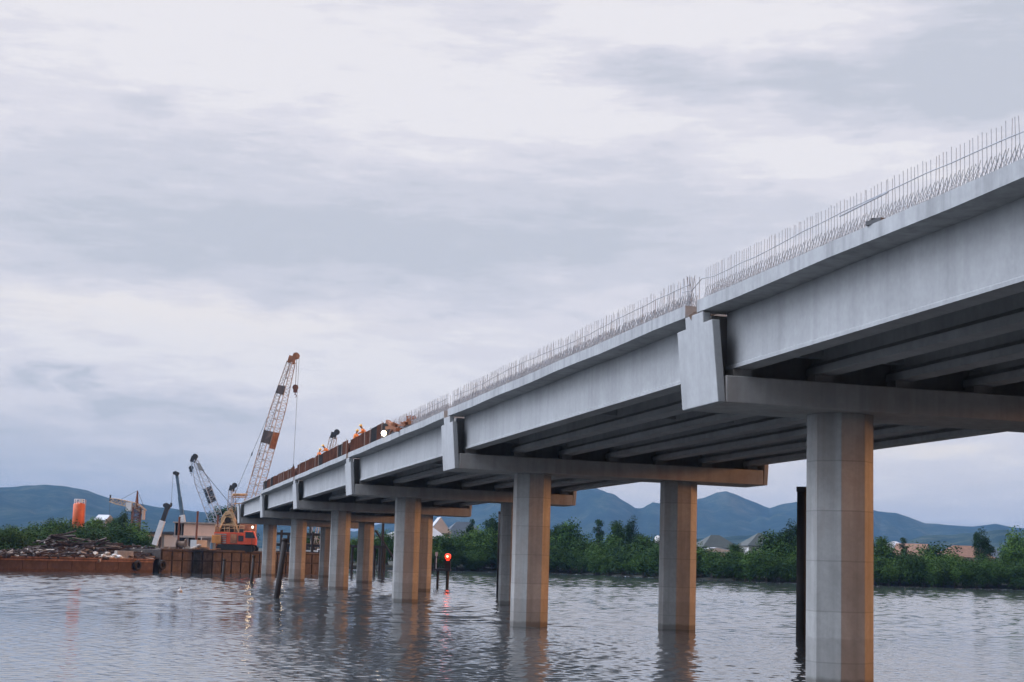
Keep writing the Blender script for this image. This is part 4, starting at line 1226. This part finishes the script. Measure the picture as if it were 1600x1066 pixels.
# ------------------------------------------------------------------ piles in the water
def pile(p, z1, r, label, lean=(0, 0), steel=True, group='dark piles standing in the river', head=True):
    mb = MB()
    n = 12
    p0 = Vector((-lean[0] * 3 / z1, -lean[1] * 3 / z1, -3)); p1 = Vector((lean[0], lean[1], z1))
    mb.tube(p0, p1, r * 1.02, r, n, True, True)
    if head: mb.tube(p1 - (p1 - p0).normalized() * .22, p1 + (p1 - p0).normalized() * .02, r * 1.12, r * 1.12, n, True, True)
    return tag(mb.build('mooring_pile', 'rust_pile', None, p), label, 'pile', group)
def water_pt(px, t): return gp(px, t, 0)
P = water_pt(432, 118); pile(P, 4.35, .21, 'thick dark pile leaning right in front of the far columns', (0.42, 0.1))
P = water_pt(348.5, 182); pile(P, 2.35, .17, 'thin dark pile standing in the water, left of a similar pile', (.06, 0))
P = water_pt(393, 170); pile(P, 2.9, .17, 'thin dark pile in the water below the red crane', (.12, 0))
P = water_pt(1253.5, 77); pile(P, 7.2, .30, 'tall dark steel pile close behind the nearest column', (0.02, 0))
P = water_pt(778.5, 158); pile(P, 7.9, .20, 'tall dark steel pile hidden behind the second pier, left side', (0, 0))
# trestle behind the fifth pier
tr = thing('steel_trestle', 'dark temporary steel trestle standing in the water behind the middle columns', 'trestle', water_pt(560, 262))
k = 262 / F_PX
def TX(px): return (px - 560) * k
for px in (437, 446, 486, 500, 549, 584, 591, 595.5, 598):
    MB().tube((TX(px), 1.5 if px in (446, 500, 591, 598) else 0, -3), (TX(px), 1.5 if px in (446, 500, 591, 598) else 0, {595.5: 9.0, 437: 6.8, 446: 6.4, 486: 6.6, 500: 6.6}.get(px, 4.4)), .22, None, 8).build('post', 'rust_pile', tr)
for (x0, x1, z, y) in ((430, 515, 6.0, 0), (430, 515, 4.2, 0), (540, 601, 4.3, -.3), (430, 515, 3.0, 0)):
    MB().box(TX(x0), TX(x1), y - .16, y + .16, z, z + .42).build('beam', 'rust_pile', tr)
MB().tube((TX(584), -.4, 7.2), (TX(617), -.4, 2.4), .17, None, 8).build('brace', 'rust_pile', tr)
MB().box(TX(428), TX(517), .4, 1.2, 4.65, 4.75).build('walkway', 'timber', tr)
worklamp(gp(441, 236.5, BD2), 'lit white lamp standing on the barge between the far columns', 0, 1.1, .16, 120)
# pontoon carrying the small crane
o = tag(MB().prism([(-5, .2), (-4.6, -.8), (4.6, -.8), (5, .2), (5, .95), (-5, .95)], 'y', -3.2, 3.2).build('pontoon', 'rust_hull', None, gp(486, 285, 0)), 'flat rusty pontoon under the small grey crane behind the bridge', 'pontoon')
# red navigation beacon
bc = thing('navigation_beacon', 'dark beacon platform on piles with a glowing red light', 'beacon', water_pt(690, 182))
k = 182 / F_PX
for px, y in ((683, 0), (698.5, -.35), (683, 1.2), (698.5, 1.0)):
    MB().tube(((px - 690) * k, y, -3), ((px - 690) * k, y, 1.9), .11 if px < 690 else .15, None, 8).build('post', 'rust_pile', bc)
MB().box(-.95, .95, -.55, 1.5, 1.75, 1.95).build('platform', 'dark_steel', bc)
mb = MB()
for x in (-.85, .85):
    for y in (-.45, 1.4): mb.tube((x, y, 1.95), (x, y, 3.2), .04, None, 5)
for zz in (2.5, 3.2): mb.tube((-.85, -.45, zz), (.85, -.45, zz), .03, None, 5).tube((-.85, 1.4, zz), (.85, 1.4, zz), .03, None, 5).tube((-.85, -.45, zz), (-.85, 1.4, zz), .03, None, 5).tube((.85, -.45, zz), (.85, 1.4, zz), .03, None, 5)
mb.build('railing', 'rust_pile', bc)
MB().box(.28, .92, -.2, .5, 1.96, 2.9).build('equipment_box', 'dark_steel', bc)
lp = MB().lathe([(.16, 2.9), (.16, 3.05), (.30, 3.1), (.34, 3.35), (.30, 3.6), (.05, 3.68)], (.60, -.05, 0)).build('lamp_lens', 'lamp_red', bc)
MB().ball((.55, -.36, 3.36), .13).build('bulb', 'lamp_core', lp)
MB().tube((-.7, .2, 1.95), (-.7, .2, 3.5), .05).obox((-.7, .18, 3.6), .3, .05, .42).build('sign_panel', 'white_paint', bc)
L = bpy.data.lights.new('beacon_light', 'POINT'); L.energy = 8; L.color = (1, .1, .04); L.shadow_soft_size = .2
lo = bpy.data.objects.new('beacon_light', L); COL.objects.link(lo); lo.parent = bc; lo.location = (.6, -.8, 3.4)
# small float on the water
fl = thing('float_buoy', 'tiny whitish float drifting alone on the open water at left', 'buoy', water_pt(281, 128))
MB().ball((0, 0, .06), .20, 10, 6, .8).build('body', 'wall_grey', fl)
MB().tube((0, 0, .2), (.03, 0, .42), .03).build('stem', 'white_paint', fl)

# ------------------------------------------------------------------ buildings
def house(px, t, z, w_, d_, h, roof_h, wall, roof, label, kind='hip', rz=0.2, windows=3, storeys=1, over=.5):
    r = thing('house', label, 'house', gp(px, t, z), rz, 'houses beyond the far bank')
    MB().box(-w_ / 2, w_ / 2, -d_ / 2, d_ / 2, -1.5, h).build('wall', wall, r)
    W2, D2 = w_ / 2 + over, d_ / 2 + over
    mb = MB()
    if kind == 'hip':
        rl = max(0.3, (w_ - d_) / 2)
        mb.add([(-W2, -D2, h), (W2, -D2, h), (W2, D2, h), (-W2, D2, h), (-rl, 0, h + roof_h), (rl, 0, h + roof_h), (-W2, -D2, h - .15), (W2, -D2, h - .15), (W2, D2, h - .15), (-W2, D2, h - .15)],
               [(0, 1, 5, 4), (1, 2, 5), (2, 3, 4, 5), (3, 0, 4), (6, 7, 1, 0), (7, 8, 2, 1), (8, 9, 3, 2), (9, 6, 0, 3), (9, 8, 7, 6)])
    else:
        mb.prism([(-W2, h - .1), (W2, h - .1), (W2, h + .05), (0, h + roof_h + .12), (-W2, h + .05)], 'y', -D2, D2)
        MB().prism([(-w_ / 2, h), (w_ / 2, h), (0, h + roof_h - .1)], 'y', -D2 - .03, -D2 - .005).build('gable', wall, r)
    mb.build('roof', roof, r)
    for s_ in range(storeys):
        for i in range(windows):
            x = -w_ / 2 + w_ * (i + .5) / windows
            z0 = .9 + s_ * 2.8
            if z0 + 1.3 > h: continue
            wn = MB().box(x - .55, x + .55, -d_ / 2 - .06, -d_ / 2 - .004, z0, z0 + 1.3).build('window', 'wall_white' if wall != 'wall_white' else 'wall_grey', r)
            MB().box(x - .45, x + .45, -d_ / 2 - .09, -d_ / 2 - .062, z0 + .1, z0 + 1.2).build('pane', 'glass_dark', wn)
    return r
house(722, 470, 2.4, 13, 9, 6.3, 4.6, 'wall_grey', 'roof_slate', 'house with blue-grey hip roof above the trees right of the beacon', 'hip', .25, 4, 2)
house(684, 455, 2.4, 6, 8, 7.2, 4.4, 'wall_peach', 'roof_metal', 'narrow peach gabled house beside the far column', 'gable', .15, 1, 2)
house(656, 440, 2.4, 12, 9, 5.2, 3.8, 'wall_grey', 'roof_metal', 'pale roofed shed behind the trees seen between the middle columns', 'gable', -.5, 3, 1)
house(617, 450, 2.4, 10, 8, 5.2, 2.0, 'wall_white', 'roof_metal', 'low white house behind the trestle between the middle columns', 'gable', .2, 3, 1)
house(1117, 430, 2.7, 10.5, 8, 4.8, 3.4, 'wall_grey', 'roof_green', 'grey house with dark pyramid roof, nearer the second pier than its twin', 'hip', .3, 3, 1)
house(1187, 425, 2.7, 9, 8, 5.6, 3.4, 'wall_white', 'roof_green', 'white walled house with dark pyramid roof just left of the nearest column', 'hip', .2, 3, 2)
house(1116, 395, 2.3, 12, 6, 3.9, 1.0, 'wall_peach', 'roof_metal', 'low pale shed in front of the grey house with the pyramid roof', 'gable', .1, 4, 1)
house(1398, 470, 2.9, 9, 8, 5.8, 2.6, 'wall_grey', 'roof_metal', 'pale roofed house just right of the nearest column', 'hip', .2, 3, 1)
house(1425, 460, 2.9, 12, 8, 4.2, 3.4, 'wall_peach', 'roof_terracotta', 'orange tiled gabled house right of the nearest column, the nearer one to it', 'gable', 1.2, 3, 1)
house(1505, 475, 2.9, 15, 9, 4.4, 3.4, 'wall_peach', 'roof_terracotta', 'wide orange tiled roof house above the right bank trees', 'hip', .1, 4, 1)
house(1551, 500, 2.9, 11, 8, 4.6, 2.6, 'wall_grey', 'roof_slate', 'grey roofed house among trees at the right edge', 'hip', .2, 3, 1)
house(160, 520, 2.2, 4, 3.6, 9.4, 1.6, 'wall_grey', 'roof_metal', 'white metal roof shed between the silo and the tower crane', 'gable', 1.2, 3, 1)
house(165, 330, 2.0, 6, 5, 5.0, .8, 'wall_grey', 'roof_slate', 'small grey hut among the trees right of the silo', 'gable', .2, 2, 1)
# thin white water tower behind the second pier
wtw = thing('water_tower', 'thin white water tower against the hills beside the second pier', 'tower', gp(1027, 620, 2.5))
MB().tube((0, 0, 0), (0, 0, 7.5), .5, .5, 10).build('shaft', 'wall_white', wtw)
MB().lathe([(.4, 7.4), (1.2, 8.4), (1.2, 10.2), (.3, 10.9)]).build('tank', 'wall_white', wtw)

# unfinished site building, left of the bridge end
bk = 285 / F_PX
sb = thing('site_building', 'unfinished grey concrete building with pale upper wall left of the red crane', 'building', gp(312, 285, 1.6), 0.12)
d = sb.location - CAM; by = 533 - F_PX * d.dot(UP) / d.dot(FW)
z0, z1 = (by - 838) * bk, (by - 819) * bk
MB().box(-2.9, 3.6, -2, 7, z0, z1).build('upper_wall', 'wall_peach', sb)
MB().box(-4.6, 4.0, -2.4, 7.4, z0 - .35, z0 - .004).build('floor_slab', 'concrete_plain', sb)
MB().box(-4.8, 3.9, -2.3, 7.3, z1 + .004, z1 + .22).build('roof_slab', 'concrete_plain', sb)
for i in range(3):
    MB().box(-4.5 + i * .55, -4.35 + i * .55, -1.8 + i * .2, 7 - i * .1, z0, z1).build('cross_wall', 'concrete_plain', sb)
MB().box(-4.5, -2.9, 4.5, 6.8, z0, z1).build('back_wall', 'wall_grey', sb)
for x in (-3.8, -2.2, -.6, 1.9, 3.4):
    MB().box(x - .22, x + .22, -1.9, -1.46, -.5, z0 - .354).build('column', 'concrete_plain', sb)
MB().box(-.6 + .8, 1.9 - .3, -1.3, -1.1, -.5, z0 - .36).build('infill_wall', 'wall_peach', sb)
MB().box(-4, 3.6, 4, 4.2, -.5, z0 - .36).build('rear_wall', 'scrap', sb)
sb2 = thing('low_building', 'low grey flat-roofed building with dark openings behind the white truck crane', 'building', gp(244, 300, 1.6), 0.25)
d = sb2.location - CAM; by = 533 - F_PX * d.dot(UP) / d.dot(FW); k = 300 / F_PX
z1 = (by - 834) * k
MB().box(-2.6, 4.2, -1.5, 6, -.5, z1).build('wall', 'wall_grey', sb2)
MB().prism([(-3.0, z1 + .004), (4.6, z1 + .004), (4.6, z1 + .5), (-3.0, z1 + .2)], 'y', -2, 6.4).build('roof', 'roof_slate', sb2)
for x in (-2.2, -1.1, 0.0): MB().box(x, x + .7, -1.6, -1.504, z1 - 2.2, z1 - .6).build('window', 'glass_dark', sb2)
MB().box(1.2, 3.6, -1.62, -1.504, z1 - 2.4, z1 - .3).build('shutter', 'wall_white', sb2)

# ------------------------------------------------------------------ trees
def crown_mesh(seed, w_, h_, z0, leaf, mat, loose=0.0, nclump=16, per=95):
    rr = random.Random(seed)
    mb = MB()
    cl = []
    for i in range(nclump):
        for _ in range(40):
            u = Vector((rr.gauss(0, 1), rr.gauss(0, 1), rr.gauss(0, 1))).normalized() * (rr.random() ** .45)
            if u.z > -0.9: break
        wid = w_ / 2 * (0.74 + .12 * rr.random())
        taper = 1 - 0.25 * max(0, u.z)
        cl.append((Vector((u.x * wid * taper, u.y * wid * taper, z0 + h_ / 2 + u.z * h_ / 2 * .80)), rr.uniform(.17, .30) * w_ * (1 - .35 * loose)))
    for c, r in cl:
        for j in range(per):
            d = Vector((rr.gauss(0, 1), rr.gauss(0, 1), rr.gauss(0, 1) + .25)).normalized()
            p = c + d * r * (rr.random() ** .4) * Vector((1, 1, .8)).length / 1.6
            n = (d + Vector((rr.gauss(0, .7), rr.gauss(0, .7), rr.gauss(0, .7) + .5))).normalized()
            q = n.to_track_quat('Z', 'Y')
            s_ = leaf * rr.uniform(.6, 1.35)
            a = rr.uniform(0, 6.28)
            e1 = q @ Vector((math.cos(a), math.sin(a), 0)) * s_
            e2 = q @ Vector((-math.sin(a), math.cos(a), 0)) * s_ * .6
            mb.add([p - e1, p + e2 * .8 + e1 * .1, p + e1, p - e2 * .8 - e1 * .1], [(0, 1, 2, 3)])
    return mb, cl
def trunk_mesh(seed, z0, h_, cl, r=.16, prop=False):
    rr = random.Random(seed + 5); mb = MB()
    top = Vector((rr.uniform(-.3, .3), rr.uniform(-.3, .3), z0 + h_ * .55))
    mb.tube((0, 0, -1.0), top, r, r * .45, 7, True, True)
    for c, _ in cl[:9]:
        k = rr.uniform(.35, .95)
        mb.tube(Vector((0, 0, -1)).lerp(top, k), c, r * .4, r * .12, 5, True, True)
    if prop:
        for i in range(7):
            a = rr.uniform(0, 6.28)
            mb.tube((.05 * math.cos(a), .05 * math.sin(a), .9), (.9 * math.cos(a), .9 * math.sin(a), -1), .05, .04, 4)
    return mb
PROTO = {}
def make_proto(key, name, seed, w_, h_, z0, leaf, mat, **kw):
    r = empty(name, (0, 0, 0))
    mb, cl = crown_mesh(seed, w_, h_, z0, leaf, mat, **kw)
    cr = mb.build('crown', mat, r)
    trunk_mesh(seed, z0, h_, cl, .12 + .012 * h_, name == 'mangrove').build('trunk', 'bark', r)
    PROTO.setdefault(key, []).append([r, False, (z0 + h_) * .9])
for s_ in range(5): make_proto('mang', 'mangrove', 10 + s_, 5.6 + .5 * (s_ % 3), 5.2 + .3 * (s_ % 2), .10, .165, 'leaf_mangrove', nclump=26, per=190)
for s_ in range(3): make_proto('bright', 'mangrove', 30 + s_, 6.0, 5.6, .2, .17, 'leaf_bright', nclump=26, per=190)
for s_ in range(4): make_proto('tall', 'broadleaf_tree', 50 + s_, 6.4, 7.5, 2.6, .19, 'leaf_dark' if s_ % 2 else 'leaf_mangrove', loose=.4, nclump=26, per=170)
for s_ in range(2): make_proto('slim', 'broadleaf_tree', 70 + s_, 4.6, 9.5, 3.0, .18, 'leaf_dark', loose=.7, nclump=20, per=130)
TR = random.Random(5)
def tree(key, x, y, z, height, label, group, wscale=1.0):
    pr = TR.choice(PROTO[key])
    if not pr[1]: o = pr[0]; pr[1] = True
    else: o = copy_tree(pr[0])
    s_ = height / pr[2]
    o.location = (x, y, z); o.scale = (s_ * wscale * TR.uniform(.9, 1.1), s_ * wscale * TR.uniform(.9, 1.1), s_)
    o.rotation_euler = (0, 0, TR.uniform(0, 6.28))
    tag(o, label, 'tree', group)
    return o
ZONES = [(-999, 110, 'left of the orange silo'), (110, 230, 'between silo and white truck crane'), (230, 560, 'behind the far columns'), (560, 690, 'between middle columns and beacon'),
         (690, 800, 'just right of the red beacon'), (800, 1030, 'between the second pier columns'), (1030, 1260, 'between second pier and nearest column'), (1260, 1450, 'just right of the nearest column'), (1450, 5000, 'at the far right of the picture')]
def zone(px):
    for a, b_, s_ in ZONES:
        if a <= px < b_: return s_
def on_bank(px, dist):
    """point dist metres inland from the shoreline, at picture column px"""
    lo, hi = 180.0, 560.0
    for _ in range(40):
        mid = (lo + hi) / 2
        P = gp(px, mid, 0.8)
        if P.y - shore_y(P.x) < dist: lo = mid
        else: hi = mid
    return gp(px, mid, 0.8)
def sz(h, lo, hi): return 'small' if h < lo else ('large' if h > hi else 'middling')
px = 676.0
while px < 1650:      # water's edge
    P = on_bank(px, 1.5 + TR.uniform(-1, 1.5)); P.z = .1
    h = TR.uniform(4.0, 5.6)
    tree('mang' if TR.random() < .75 else 'bright', P.x, P.y, P.z, h, '%s dark mangrove at the water edge, %s' % (sz(h, 4.5, 5.2), zone(px)), 'mangroves along the far bank', 1.15)
    px += TR.uniform(13, 22)
px = 684.0
while px < 1660:      # second row
    P = on_bank(px, 8 + TR.uniform(-2, 3)); P.z = .6
    h = TR.uniform(5.8, 7.6)
    if 1085 < px < 1210 or 1385 < px < 1575: h = TR.uniform(4.6, 5.6)
    tree('bright' if TR.random() < .45 else 'mang', P.x, P.y, P.z, h, '%s mangrove behind the water edge, %s' % (sz(h, 6.3, 7.0), zone(px)), 'second row of mangroves', 1.1)
    px += TR.uniform(16, 27)
px = 690.0
while px < 1660:      # third row
    P = on_bank(px, 20 + TR.uniform(-4, 6)); P.z = 1.0
    h = TR.uniform(6.0, 7.6)
    if 1085 < px < 1210 or 1385 < px < 1575: h = TR.uniform(4.2, 5.0)
    tree('tall' if TR.random() < .5 else 'mang', P.x, P.y, P.z, h, '%s tree behind the mangroves, %s' % (sz(h, 6.5, 7.1), zone(px)), 'trees behind the mangroves', 1.1)
    px += TR.uniform(30, 46)
for (px, dist, key, topy, ws, lab) in [
    (735, 16, 'slim', 806, 1.0, 'tall slim dark tree right of the blue-grey hip roof'), (770, 12, 'tall', 812, 1.1, 'tall leafy tree just left of the second pier left column'),
    (872, 15, 'tall', 817, 1.1, 'rounded tall tree just right of the second pier left column'), (893, 12, 'bright', 823, 1.0, 'pale green rounded tree right of the second pier left column'),
    (935, 22, 'slim', 813, 1.25, 'tall dark tree in the middle between the second pier columns'), (965, 20, 'tall', 818, 1.05, 'broad dark tree next to the tallest one between the second pier columns'),
    (988, 22, 'tall', 815, 1.0, 'tall dark tree left of the second pier right column'), (1004, 14, 'tall', 838, 1.0, 'lower dark tree beside the second pier right column'),
    (1235, 16, 'tall', 822, 1.15, 'tall dark round tree left of the nearest column'), (1215, 12, 'mang', 838, 1.0, 'bushy tree left of the tall tree near the nearest column'), (1252, 10, 'tall', 836, 1.0, 'dark tree touching the nearest column on its left'),
    (1380, 10, 'tall', 842, 1.0, 'dark tree touching the nearest column on its right'), (1412, 34, 'slim', 841, .8, 'slim grey-green tree between the two houses right of the nearest column'),
    (1535, 36, 'tall', 834, 1.0, 'rounded dark tree right of the wide orange roof'), (1590, 24, 'bright', 839, 1.0, 'pale green tree at the right edge of the picture'), (1465, 20, 'mang', 858, 1.2, 'broad bushy tree left of the wide orange roof'),
    (1050, 24, 'tall', 842, 1.0, 'dark tree just right of the second pier right column'), (1150, 26, 'tall', 852, .9, 'small dark tree between the two pyramid roofs'), (1085, 18, 'mang', 858, 1.0, 'bushy tree left of the grey pyramid roofed house'),
    (705, 12, 'mang', 838, 1.1, 'rounded green tree in front of the blue-grey hip roof'), (752, 8, 'bright', 832, 1.1, 'pale green tree right of the slim dark tree near the beacon')]:
    P = on_bank(px, dist); d = (P - CAM).dot(FW); P.z = 1.0
    h = at(px, topy, d).z - 1.0
    tree(key, P.x, P.y, P.z, h, lab, 'tall trees of the far bank', ws * 8.0 / max(h, 6))
# left bank
px = -60.0
while px < 232:
    P = on_bank(px, 4 + TR.uniform(-1.5, 2)); P.z = .4
    d = (P - CAM).dot(FW); h = at(px, 833 + TR.uniform(-5, 9), d).z - .4
    tree('bright' if TR.random() < .5 else 'mang', P.x, P.y, P.z, h, '%s green mangrove behind the scrap barge, %s' % (sz(h, 5.2, 6.0), zone(px)), 'mangroves of the left bank', 1.15)
    px += TR.uniform(14, 24)
px = -60.0
while px < 215:
    P = on_bank(px, 14 + TR.uniform(-2, 3)); P.z = .8
    d = (P - CAM).dot(FW); h = at(px, 824 + (8 if px < 40 else 0) - (4 if 60 < px < 110 else 0) + TR.uniform(-4, 6), d).z - .8
    if 112 < px < 135: h -= .9
    tree('bright' if TR.random() < .7 else 'mang', P.x, P.y, P.z, h, '%s bright tree farther behind the barge, %s' % (sz(h, 6.3, 7.2), zone(px)), 'second row trees of the left bank', 1.1)
    px += TR.uniform(16, 26)
for (px, dist, topy, ws, lab) in [(193, 40, 803, .8, 'dark rounded tree just left of the tower crane mast'), (173, 45, 806, .8, 'dark tree in front of the white roofed shed'), (145, 42, 812, .9, 'dark tree right beside the orange silo'), (74, 30, 815, .8, 'dark tree top rising left of the silo'), (20, 35, 826, .9, 'dark tree at the left edge of the left bank')]:
    P = on_bank(px, dist); P.z = 1.2; d = (P - CAM).dot(FW); h = at(px, topy, d).z - 1.2
    tree('tall', P.x, P.y, P.z, h, lab, 'tall trees of the left bank', ws)
for px in (340, 362, 378, 478, 486, 500, 520, 548, 562, 588, 604, 620, 636, 650, 668):
    P = on_bank(px, 5 + TR.uniform(-1, 8)); P.z = .8; d = (P - CAM).dot(FW)
    if px < 400: d = max(d, 345); P = gp(px, d, 1.0)
    h = at(px, (800 if px < 400 else 842) + TR.uniform(-6, 8), d).z - .8
    tree('tall' if px < 400 else ('bright' if TR.random() < .6 else 'mang'), P.x, P.y, P.z, h, '%s tree on the bank %s' % (sz(h, 6.4, 7.4), 'behind the red crane' if px < 400 else zone(px)), 'bank trees seen between the columns', .9)
for key, lst in PROTO.items():
    for r, used, h in lst:
        if not used:
            for ch in list(r.children): bpy.data.objects.remove(ch)
            bpy.data.objects.remove(r)

# ------------------------------------------------------------------ haze
hm = bpy.data.materials.new('haze_air'); hm.use_nodes = True
ht = NT(hm.node_tree); hm.node_tree.nodes.clear()
pv = ht.n('ShaderNodeVolumePrincipled')
pv.inputs['Color'].default_value = (0.165, 0.345, 0.62, 1)
pv.inputs['Density'].default_value = HAZE_DENSITY
pv.inputs['Anisotropy'].default_value = 0.0
ou = ht.n('ShaderNodeOutputMaterial')
hm.node_tree.links.new(pv.outputs[0], ou.inputs['Volume'])
MAT['haze_air'] = hm
zmax = max((o.matrix_world @ Vector(c)).z for o in COL.objects if o.name.startswith(('hill', 'mountain', 'near_ridge', 'foothills')) for c in o.bound_box)
hz = MB().box(-14000, 14000, -1600, 14000, -7, zmax + 8).build('haze', 'haze_air')
tag(hz, kind='stuff')
